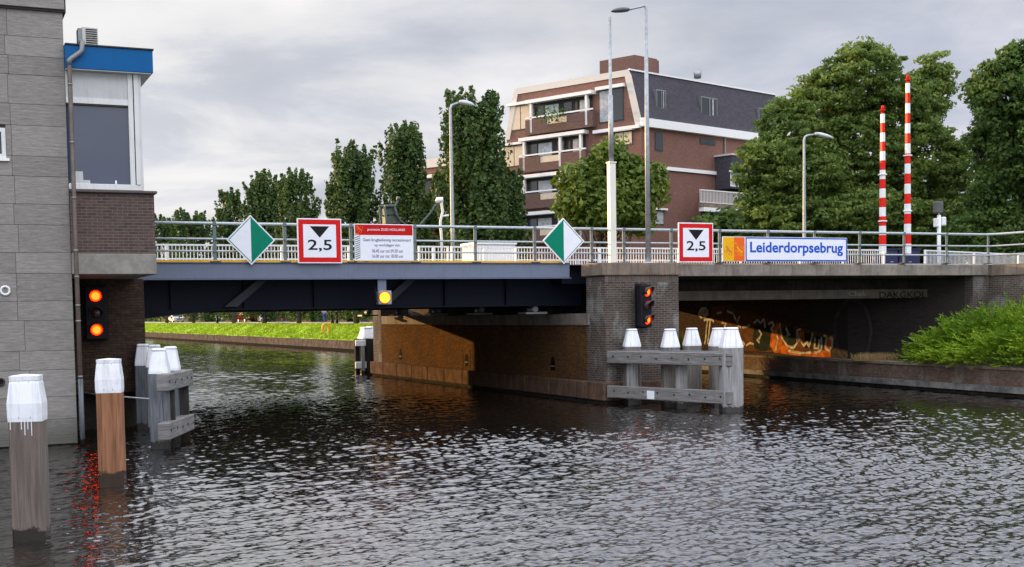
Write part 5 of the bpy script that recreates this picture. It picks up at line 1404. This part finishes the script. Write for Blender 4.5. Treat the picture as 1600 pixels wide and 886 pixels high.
mb = MB(); mb.add([v2(A0, 1), v2(A1, 1), v2(A2, 1), v2(A3, 1), v2(A0, zband), v2(A1, zband), v2(A2, zband), v2(A3, zband)],
  [(0, 4, 5, 1), (1, 5, 6, 2), (2, 6, 7, 3), (3, 7, 4, 0), (4, 7, 6, 5)]); wpart(mb, 'wall', MT['apt_brick'], ap)
# top storey: mansard slopes on the v side, brick gable on the u side
B0 = O_+du*inset; B1 = A1-du*inset; B2 = A2-du*inset; B3 = A3+du*inset
mb = MB(); mb.add([v2(A0, zband), v2(A3, zband), v2(B3, ztop), v2(B0, ztop)], [(0, 1, 2, 3)]); wpart(mb, 'mansard_roof', MT['slate'], ap)
mb = MB(); mb.add([v2(A0, zband), v2(A1, zband), v2(B1, ztop), v2(B0, ztop)], [(0, 3, 2, 1)]); wpart(mb, 'gable_wall', MT['apt_brick'], ap)
mb = MB(); mb.add([v2(B0, ztop), v2(B1, ztop), v2(B2, ztop), v2(B3, ztop)], [(0, 1, 2, 3)]); wpart(mb, 'flat_roof', MT['slate'], ap)
mb = MB(); t_ = .38
def band(mb, p, q, th, n, o0, o1):      # cream strip between two (s,z) points on the gable
    pass
# cream border: top strip and two slanted side strips
def strip_uz(mb, quad, off0, off1):
    vs = [];
    for off in (off0, off1):
        for s, z in quad: q = O_+du*s+nu*off; vs.append((q.x, q.y, z))
    mb.add(vs, [(0, 1, 2, 3), (4, 7, 6, 5), (0, 4, 5, 1), (1, 5, 6, 2), (2, 6, 7, 3), (3, 7, 4, 0)])
strip_uz(mb, [(inset, ztop+.05), (sL-inset, ztop+.05), (sL-inset+.25, ztop-t_), (inset-.25, ztop-t_)], .02, .07)
strip_uz(mb, [(inset-.25, ztop-t_), (inset+.28, ztop-t_), (.42, zband-.5), (-.15, zband-.5)], .021, .069)
strip_uz(mb, [(sL-inset+.25, ztop-t_), (sL-inset-.2, ztop-t_), (sL-.35, zband-.2), (sL+.1, zband-.2)], .021, .069)
wpart(mb, 'gable_trim', MT['cream_trim'], ap)
mb = MB(); fbox(mb, O_, dv_, nv_, -.15, sR, zband-.55, zband+.02, .01, .35); wpart(mb, 'eaves_band', MT['white_trim'], ap)
mb = MB(); fbox(mb, O_+du*inset, dv_, nv_, 0, sR, ztop+.0, ztop+.10, -.05, .1); wpart(mb, 'roof_edge', MT['white_trim'], ap)
# lift shaft on the roof
ph = Vector(PD(992, 120, 89)); ph.z = 0
z1 = U(990, 87, 0)[1]
zz1 = PD(990, 86, 89)[2]
mb = MB(); fbox(mb, ph, du, nu, 0, 3.1, ztop-.3, zz1, -3, 0); vs = mb.v
wpart(mb, 'roof_house', MT['apt_brick_dark'], ap)
mb = MB(); fbox(mb, ph, dv_, nv_, 0, 2.4, ztop-.3, zz1-.001, -3, -.01); wpart(mb, 'roof_house', MT['apt_brick'], ap)
q = Vector(PD(1090, 122, 88)); mb = MB(); mb.tube((q.x, q.y, ztop-.1), (q.x, q.y, ztop+.45), .25, .3, 10); wpart(mb, 'roof_vent', MT['galv'], ap)

def win(O, d, n, F_, px0, py0, px1, py1, off=.03, fill='glass', frame='frame_dark', mull=1, head=True, curt=None, name='window', up=.12):
    s0, z1 = F_(px0, py0); s1, z0 = F_(px1, py1)
    if s0 > s1: s0, s1 = s1, s0
    f = wpart(fbox(MB(), O, d, n, s0, s1, z0, z1, .003, off), name, MT[frame], ap)
    W = s1-s0; k = mull+1
    for i in range(k):
        a = s0+.07+(W-.07)*i/k; b = s0+(W-.07)*(i+1)/k
        fbox(MB(), O, d, n, a, b, z0+.08, z1-.08, off+.002, off+.012).build('pane', MT[fill if not (curt and i == k-1) else curt], f)
    if head: fbox(MB(), O, d, n, s0-.15, s1+.15, z1+.002, z1+.002+up, .003, off+.25).build('lintel', MT['white_trim'], f)
    return f
LU = (O_, du, nu, U); LV = (O_, dv_, nv_, V_)
win(*LU, 797, 167, 831, 201, fill='blind_cream', head=True, up=.2)
win(*LU, 936, 142, 975, 188, fill='glass', curt='curtain', up=.22)
win(*LU, 788, 229, 820, 259, fill='blind_cream', up=.16)
win(*LU, 960, 207, 989, 226, fill='blind_cream')
win(*LU, 796, 284, 818, 312, fill='blind_cream'); win(*LU, 960, 262, 988, 285, fill='blind_cream'); win(*LU, 962, 322, 985, 345, fill='curtain')
# loggias: dark recess, back wall bits, posts, slab band, brick parapet with white rail
def loggia(x0, x1, yt0, yb0, yt1, posts, par, name='balcony', proj=.5, curt=((.25, .4),)):
    s0, z1 = U(x0, yt0); s1, _ = U(x1, yt1); z0 = U(x0, yb0)[1]
    if s0 > s1: s0, s1 = s1, s0
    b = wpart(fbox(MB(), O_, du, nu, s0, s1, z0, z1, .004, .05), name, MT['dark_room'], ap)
    W = s1-s0
    for i, (u0, u1, mt_) in enumerate(((.04, .20, 'curtain'), (.24, .27, 'frame_dark'), (.33, .46, 'glass'), (.55, .78, 'curtain'), (.80, .96, 'glass'))):
        fbox(MB(), O_, du, nu, s0+W*u0, s0+W*u1, z0, z1-.25, .052, .07+.01*i).build('glazing', MT[mt_], b)
    fbox(MB(), O_, du, nu, s0-.3, s1+.3, z1, z1+.24, .003, proj+.1).build('slab_band', MT['white_trim'], b)
    for u in posts: fbox(MB(), O_, du, nu, s0+W*u-.09, s0+W*u+.09, z0-.9, z1, proj-.2, proj).build('post', MT['white_trim'], b)
    # parapet: two brick ends and a lower middle with a light panel
    pz0 = z0-1.05
    mb = MB(); fbox(mb, O_, du, nu, s0-.35, s0+W*.36, pz0, z0+.02, .004, proj); fbox(mb, O_, du, nu, s0+W*.70, s1+.35, pz0, z0+.02, .004, proj); fbox(mb, O_, du, nu, s0+W*.36, s0+W*.70, pz0, z0-.48, .004, proj)
    mb.build('parapet', MT['apt_brick_dark'], b)
    fbox(MB(), O_, du, nu, s0+W*.362, s0+W*.698, z0-.479, z0-.05, proj-.12, proj-.05).build('parapet_panel', MT['blind_cream'], b)
    fbox(MB(), O_, du, nu, s0-.35, s1+.35, z0+.10, z0+.20, proj-.10, proj-.0).build('handrail', MT['white_trim'], b)
    return b
loggia(833, 926, 163, 189, 150, (0.04, .97), 0)
loggia(823, 915, 222, 248, 209, (0.02, .36, .98), 0)
loggia(823, 915, 280, 305, 269, (0.02, .36, .98), 0)
loggia(822, 915, 338, 360, 329, (0.02, .36, .98), 0)
# plants on the top balcony
s0, zq = U(880, 186); q = O_+du*s0+nu*.6
rg = np.random.default_rng(8); P = rg.normal(0, 1, (220, 3))*np.array([.9, .25, .28]); bp = leaves_mesh('balcony_plants', P, rg.normal(0, 1, (220, 3)), .11, MT['hedge'], ap, seed=3); bp.location = (q.x-O_.x, q.y-O_.y, zq+.15-2.1); bp['kind'] = 'stuff'
s0, z0 = U(900, 206); s1, z1 = U(990, 197); 
mb = MB(); fbox(mb, O_, du, nu, U(930, 204)[0], .0, z1-.2, z1+.02, .01, .3); wpart(mb, 'floor_band', MT['white_trim'], ap)
mb = MB(); z1 = V_(1060, 263)[1]; fbox(mb, O_, dv_, nv_, -.1, V_(1117, 268)[0], z1-.22, z1+.02, .01, .15); wpart(mb, 'floor_band', MT['white_trim'], ap)
# side windows
win(*LV, 1022.6, 206, 1035.5, 237, fill='glass', mull=0, head=False); win(*LV, 1093, 215, 1117, 228, fill='glass', mull=1, head=False)
win(*LV, 1022, 266, 1037, 300, fill='glass', mull=0, head=False); win(*LV, 1022, 328, 1037, 352, fill='curtain', mull=0, head=True)
# dormer windows standing out of the mansard
def dormer(px0, py0, px1, py1, open_=False):
    s0, z1 = V_(px0, py0, -.3); s1, z0 = V_(px1, py1, -.3)
    d = wpart(fbox(MB(), O_, dv_, nv_, s0, s1, z0, z1, -1.2, -.31), 'dormer_window', MT['zinc'], ap)
    fbox(MB(), O_, dv_, nv_, s0+.07, s1-.07, z0+.08, z1-.08, -.309, -.30).build('pane', MT['glass'], d)
    fbox(MB(), O_, dv_, nv_, s0+(s1-s0)*.68, s0+(s1-s0)*.76, z0+.1, z1-.1, -.299, -.29).build('curtain', MT['curtain'], d)
    fbox(MB(), O_, dv_, nv_, s0+(s1-s0)*.47, s0+(s1-s0)*.53, z0+.08, z1-.08, -.289, -.27).build('window_bar', MT['zinc'], d)
dormer(1026, 139, 1041, 174); dormer(1096, 150, 1121, 186); dormer(1186, 168, 1198, 199)
mb = MB(); s_ = V_(1131, 220)[0]; fbox(mb, O_, dv_, nv_, s_-.06, s_+.06, V_(1131, 243)[1], zband-.55, .02, .14); wpart(mb, 'downpipe', MT['zinc'], ap)
# annex coming forward on the right
sI = V_(1092, 300)[0]; OI = O_+dv_*sI
da = -du; na_ = nu
La = 7.5
zx = lambda px, py: on(px, py, OI, -du, nu)[1]
def NA(px, py, off=0.0): return on(px, py, O_+dv_*sI+nv_*0, da, nu, off)
# upper slate volume
s0 = V_(1117, 250)[0]; mb = MB(); za = V_(1120, 246)[1]; zb2 = V_(1120, 297)[1]
fbox(mb, O_, dv_, nv_, s0, s0+9, zb2, za, .0, 1.5); wpart(mb, 'annex_upper_wall', MT['slate'], ap)
mb = MB(); fbox(mb, O_, dv_, nv_, s0-.1, s0+9, za+.001, za+.12, -.1, 1.6); wpart(mb, 'annex_roof_edge', MT['cream_trim'], ap)
mb = MB(); fbox(mb, O_, dv_, nv_, sI, s0+9, 1.0, zb2-.3, .002, 1.2); wpart(mb, 'annex_lower_wall', MT['apt_brick'], ap)
win(O_+nv_*1.5, dv_, nv_, lambda a, b: on(a, b, O_, dv_, nv_, 1.5), 1141, 269, 1175, 294, fill='curtain', frame='white_trim', mull=1, head=True)
OB = O_+nv_*1.2
def VB_(px, py): return on(px, py, O_, dv_, nv_, 1.2)
s0b, zrt = VB_(1090, 296); s1b, _ = VB_(1185, 300); zrb = VB_(1090, 317)[1]
bal = wpart(fbox(MB(), OB, dv_, nv_, s0b, s1b, zrb-.25, zrb-.02, .003, .3), 'annex_balcony', MT['concrete_brown'], ap)
mb = MB(); fbox(mb, OB, dv_, nv_, s0b, s1b, zrt-.07, zrt, .15, .25); fbox(mb, OB, dv_, nv_, s0b, s1b, zrb+.03, zrb+.08, .17, .23)
for s in np.arange(s0b, s1b, .16): fbox(mb, OB, dv_, nv_, s, s+.035, zrb+.08, zrt-.07, .18, .22)
mb.build('balcony_railing', MT['white_trim'], bal)
s0c, z1c = VB_(1095, 331); s1c, z0c = VB_(1150, 362)
fbox(MB(), OB, dv_, nv_, s0c, s1c, z0c, z1c, .003, .05).build('opening', MT['dark_room'], bal)
fbox(MB(), OB, dv_, nv_, s0c-.2, s1c+.5, z1c+.02, z1c+.3, .003, .45).build('white_lintel', MT['white_trim'], bal)
# far lower wing behind the poplars
fw = empty('terrace_building', tuple(PD(690, 380, 110)), 'lower brick wing with cream roof edge seen between two poplars', 'building')
Ow = Vector(PD(712, 300, 108)); Ow.z = 0
def UW(px, py): return on(px, py, Ow, du, nu)
sA = UW(640, 260)[0]; zt1 = UW(690, 247)[1]; zt2 = UW(690, 260)[1]; zt3 = UW(690, 273)[1]; zt4 = UW(690, 278)[1]
wpart(fbox(MB(), Ow, du, nu, -6, sA, 1, zt1, -8, 0), 'wall', MT['apt_brick'], fw)
wpart(fbox(MB(), Ow, du, nu, -6, sA+.1, zt2, zt1+.05, .01, .2), 'roof_trim', MT['cream_trim'], fw)
wpart(fbox(MB(), Ow, du, nu, -6, sA, zt4, zt3, .01, .9), 'balcony_band', MT['white_trim'], fw)
wpart(fbox(MB(), Ow, du, nu, -5.9, sA-.2, zt4-1.9, zt4-.01, .005, .04), 'window', MT['glass'], fw)
wpart(fbox(MB(), Ow, du, nu, 1.0, 2.6, zt4-1.6, zt4-.2, .041, .1), 'window_blind', MT['blind_cream'], fw)
# low houses behind the far road, glimpsed under the girder
for i, (px, dep, w_, col, lab) in enumerate(((400, 175, 12, 'apt_brick', 'far dark brick house low behind the quay road'), )):
    c = PD(px, 500, dep); e = empty('far_house', (c[0]+4, c[1], 2.05), lab, 'house')
    mb = MB(); mb.box((c[0], c[1]-6, 2.05), (c[0]+9, c[1]+6, 7.5)); wpart(mb, 'wall', MT[col], e)
    mb = MB(); mb.prism([(c[1]-6.4, 7.5), (c[1]+6.4, 7.5), (c[1], 11)], 0, c[0]-.3, c[0]+9.3); wpart(mb, 'roof', MT['slate'], e)
    for yy in (-4, 0, 3.5): mb = MB(); mb.box((c[0]-.05, c[1]+yy-.7, 3), (c[0]-.003, c[1]+yy+.7, 4.6)); wpart(mb, 'window', MT['glass'], e)

# ------------------------------------------------------------------ things on the far bank
def hedge(y0, y1, x, h_, wd, label, seed, n=5200, m='hedge'):
    rg = np.random.default_rng(seed); c = (x, (y0+y1)/2, 2.05)
    e = empty('hedge', c, label, 'hedge', 'hedges behind the far quay road')
    L = y1-y0; P = np.stack([rg.uniform(-wd/2, wd/2, n), rg.uniform(-L/2, L/2, n), rg.uniform(.05, 1, n)**.8*h_], -1)
    f = rg.integers(0, 3, n); P[f == 0, 0] = -wd/2+rg.normal(0, .06, (f == 0).sum()); P[f == 1, 2] = h_+rg.normal(0, .06, (f == 1).sum())
    g_ = (f == 2); P[g_, 1] = np.where(rg.uniform(size=g_.sum()) < .5, -L/2, L/2)+rg.normal(0, .05, g_.sum())
    leaves_mesh('foliage', P, np.tile([-1.0, -.2, .2], (n, 1)), .12, MT[m], e, seed=seed)
    mb = MB(); mb.box((-wd/2+.12, -L/2+.12, 0), (wd/2-.12, L/2-.12, h_-.15)); mb.build('branches', MT['bark_dark'], e)
XH = 27.5+9.2
for y0, y1, hh, lab, sd in ((96, 106, 2.6, 'clipped green hedge right below the amber lamp, nearest the pier', 61), (108, 116, 2.9, 'dark hedge behind the two thin black posts', 62), (118, 129, 2.3, 'box hedge behind the walking person', 63), (131, 141, 1.9, 'lower hedge left of the walking person', 64), (152, 176, 2.0, 'long hedge behind the white scooter', 65), (190, 230, 2.2, 'farthest hedge near the white car', 66)):
    hedge(y0, y1, XH, hh, 1.6, lab, sd)
# far trees closing the view under the girder
L_ = []
for i, y in enumerate(np.linspace(95, 330, 26)): L_.append((np.array([44+3*math.sin(i*2.1), y, 5.0+math.sin(i)]), (3.6, 6.0, 3.6)))
tree_wide('garden_thicket', (44, 190, 2.05), L_, 'dark garden greenery closing the view beyond the quay road', MT['darktree'], .3, 900, 40, 1.5, 70, trunk_r=.15, cat='thicket')
# thin dark posts
for px, y, hh, lab in ((519.5, 112, 4.2, 'left one of two thin black posts on the far bank'), (526.5, 112, 4.2, 'right one of two thin black posts on the far bank')):
    q = PX(px, 508, XC+.3); e = empty('thin_post', (q[0], q[1], 1.9), lab, 'post', 'thin black posts')
    mb = MB(); mb.tube((0, 0, 0), (0, 0, hh), .10, .07, 8); mb.build('shaft', MT['black'], e); mb = MB(); mb.tube((0, 0, 0), (0, 0, .5), .15, .13, 8); mb.build('foot', MT['black'], e)
q = PX(340, 506, XC); e = empty('bollard', (q[0], q[1], 1.9), 'short dark bollard between far poplar trunks', 'bollard'); mb = MB(); mb.tube((0, 0, 0), (0, 0, .9), .16, .16, 8); mb.tube((0, 0, .9), (0, 0, 1.0), .2, .14, 8); mb.build('body', MT['black'], e)
# lifebuoy on a post
q = PX(509, 514.5, 28.7); zq = q[2]
e = empty('lifebuoy', (q[0], q[1], zq-.6), 'orange lifebuoy leaning on the far grass bank', 'lifebuoy')
mb = MB(); mb.path([(math.cos(a)*.27, -.02*math.sin(a), .66+math.sin(a)*.42) for a in np.linspace(0, 2*math.pi, 25)], .095, 10); mb.build('ring', MT['lifebuoy'], e)
mb = MB(); mb.tube((0, .12, -.2), (0, .12, .8), .03, .03, 8); mb.build('stake', MT['wood_silver'], e)
# walker
def person(loc, rz, label, shirt, trousers, step=.16):
    e = empty('person', loc, label, 'person', None, rz)
    def skin(name, pts, edges, rad, matl, parent):
        me = bpy.data.meshes.new(name); me.from_pydata(pts, edges, []); o = bpy.data.objects.new(name, me); COL.objects.link(o); o.parent = parent
        o.modifiers.new('skin', 'SKIN'); 
        if not me.skin_vertices: pass
        for i, r in enumerate(rad): me.skin_vertices[0].data[i].radius = (r, r)
        me.skin_vertices[0].data[0].use_root = True
        s = o.modifiers.new('sub', 'SUBSURF'); s.levels = s.render_levels = 1; me.materials.append(matl); return o
    pts = [(0, 0, .95), (0, 0, 1.15), (0, 0, 1.38), (0, 0, 1.5), (0, -.01, 1.64), (0, 0, 1.74),
           (.09, 0, .9), (.10, -.05, .5), (.10, step, .08), (.10, step-.14, .04), (-.09, 0, .9), (-.10, -.08, .5), (-.10, -step, .08), (-.10, -step-.14, .04),
           (.19, 0, 1.38), (.25, .02, 1.12), (.22, -.14, .95), (.20, -.2, .88), (-.19, 0, 1.38), (-.25, .02, 1.12), (-.20, -.16, .97), (-.18, -.22, .90)]
    ed = [(0, 1), (1, 2), (2, 3), (3, 4), (4, 5), (0, 6), (6, 7), (7, 8), (8, 9), (0, 10), (10, 11), (11, 12), (12, 13), (2, 14), (14, 15), (15, 16), (16, 17), (2, 18), (18, 19), (19, 20), (20, 21)]
    ra = [.14, .13, .15, .055, .10, .07, .09, .065, .042, .04, .09, .065, .042, .04, .06, .045, .032, .03, .06, .045, .032, .03]
    try:
        skin('body', pts, ed, ra, MT['skin'], e)
        k = 1.13
        skin('jeans', [pts[i] for i in (0, 6, 7, 8, 10, 11, 12)], [(0, 1), (1, 2), (2, 3), (0, 4), (4, 5), (5, 6)], [ra[i]*k+.008 for i in (0, 6, 7, 8, 10, 11, 12)], trousers, e)
        skin('shirt', [(0, 0, 1.0), pts[1], pts[2], pts[14], pts[15], pts[18], pts[19]], [(0, 1), (1, 2), (2, 3), (3, 4), (2, 5), (5, 6)], [.155, .15, .165, .072, .058, .072, .058], shirt, e)
        skin('hair', [(0, .03, 1.72), (0, .05, 1.66), (0, .05, 1.58)], [(0, 1), (1, 2)], [.105, .10, .06], MT['hair'], e)
    except Exception as ex: print('PERSON', ex)
    for s in (-1, 1): mb = MB(); mb.box((.10*s-.045, s*step-.18, .0), (.10*s+.045, s*step+.07, .085), bev=.02); mb.build('shoe', MT['black'], e)
q = PX(507, 506, 33.2); person((q[0], q[1], 1.93), math.radians(25), 'walker in white shirt and blue jeans on the far quay road', MT['shirt'], MT['jeans'])
# parked cars
def car(loc, rz, matl, label, L=4.2):
    e = empty('parked_car', loc, label, 'car', 'cars parked on the far quay road', rz)
    prof = [(-L/2, .35), (-L/2, .75), (-L/2+.1, .85), (-L/2+1.0, .95), (-L/2+1.7, 1.42), (L/2-1.1, 1.45), (L/2-.3, .95), (L/2, .85), (L/2, .35)]
    me = MB(); n = len(prof)
    for x in (-.85, .85): me.v += [(x*(.86 if z > 1.2 else 1), y, z) for y, z in prof]
    me.f = [list(range(n)), [n+i for i in range(n)][::-1]] + [(i, n+i, n+(i+1) % n, (i+1) % n) for i in range(n)]; me.m = [0]*len(me.f); me.sm = [False]*len(me.f)
    me.build('body', matl, e)
    mb = MB(); mb.add([(-.7, -L/2+1.06, 1.0), (.7, -L/2+1.06, 1.0), (.64, -L/2+1.66, 1.38), (-.64, -L/2+1.66, 1.38)], [(0, 1, 2, 3)]); mb.v = [(x, y-.03, z+.02) for x, y, z in mb.v]; mb.build('windscreen', MT['black'], e)
    for s in (-1, 1):
        mb = MB(); mb.add([(s*.865, -L/2+1.3, 1.0), (s*.865, L/2-.7, 1.0), (s*.76, L/2-1.2, 1.38), (s*.76, -L/2+1.75, 1.36)], [(0, 1, 2, 3)]); mb.build('side_window', MT['black'], e)
        mb = MB(); mb.tube((s*.62, -L/2-.01, .68), (s*.62, -L/2+.1, .68), .12, .12, 12); mb.build('headlight', MT['silver'], e)
        for y in (-L/2+.8, L/2-.8):
            mb = MB(); mb.tube((s*.70, y, .32), (s*.88, y, .32), .32, .32, 18); wh = mb.build('wheel', MT['tyre'], e)
            mb = MB(); mb.tube((s*.86, y, .32), (s*.885, y, .32), .19, .19, 14); mb.build('rim', MT['galv'], wh)
    mb = MB(); mb.box((-.45, -L/2-.015, .5), (.45, -L/2-.001, .66)); mb.build('grille', MT['black'], e)
q = PX(274, 503, 34.0); car((q[0], q[1], 1.94), math.radians(8), MT['car_white'], 'white parked car far under the left end of the girder')
q = PX(388, 503, 35.2); car((q[0], q[1], 1.94), math.radians(5), MT['car_red'], 'red parked car behind a far poplar trunk')
# scooter
q = PX(407, 505, 33.4); e = empty('motor_scooter', (q[0], q[1], 1.93), 'parked scooter with white front shield beside a poplar trunk', 'scooter', None, math.radians(0))
for y in (-.62, .62): mb = MB(); mb.tube((-.06, y, .25), (.06, y, .25), .25, .25, 16); mb.build('wheel', MT['tyre'], e)
mb = MB(); mb.prism([(-.5, .3), (.75, .3), (.8, .62), (.2, .78), (.05, .42), (-.35, .42), (-.45, .9), (-.6, .9)], 0, -.14, .14); mb.build('body', MT['tyre'], e)
mb = MB(); mb.prism([(-.62, .28), (-.5, .28), (-.42, .98), (-.52, 1.0)], 0, -.2, .2); mb.build('front_shield', MT['car_white'], e)
mb = MB(); mb.tube((-.32, -.45, 1.05), (.32, -.45, 1.05), .02); mb.build('handlebar', MT['black'], e)
mb = MB(); mb.box((-.13, .05, .78), (.13, .72, .9), bev=.04); mb.build('seat', MT['black'], e)

for _m in bpy.data.materials:
    if 'spray paint' in _m.name or _m.name in ('pier flank brick', 'reddish stone plinth', 'sooty brown brick', 'quay brick', 'stained quay concrete', 'dull red car paint', 'dark stained concrete'):
        _m.node_tree.nodes['Principled BSDF'].inputs['Specular IOR Level'].default_value = .02
        _m.node_tree.nodes['Principled BSDF'].inputs['Roughness'].default_value = 1.0
# cycles settings
try:
    S.cycles.max_bounces = 8; S.cycles.diffuse_bounces = 3; S.cycles.glossy_bounces = 4; S.cycles.transmission_bounces = 4; S.cycles.transparent_max_bounces = 6
    S.cycles.sample_clamp_indirect = 6.0
except Exception: pass
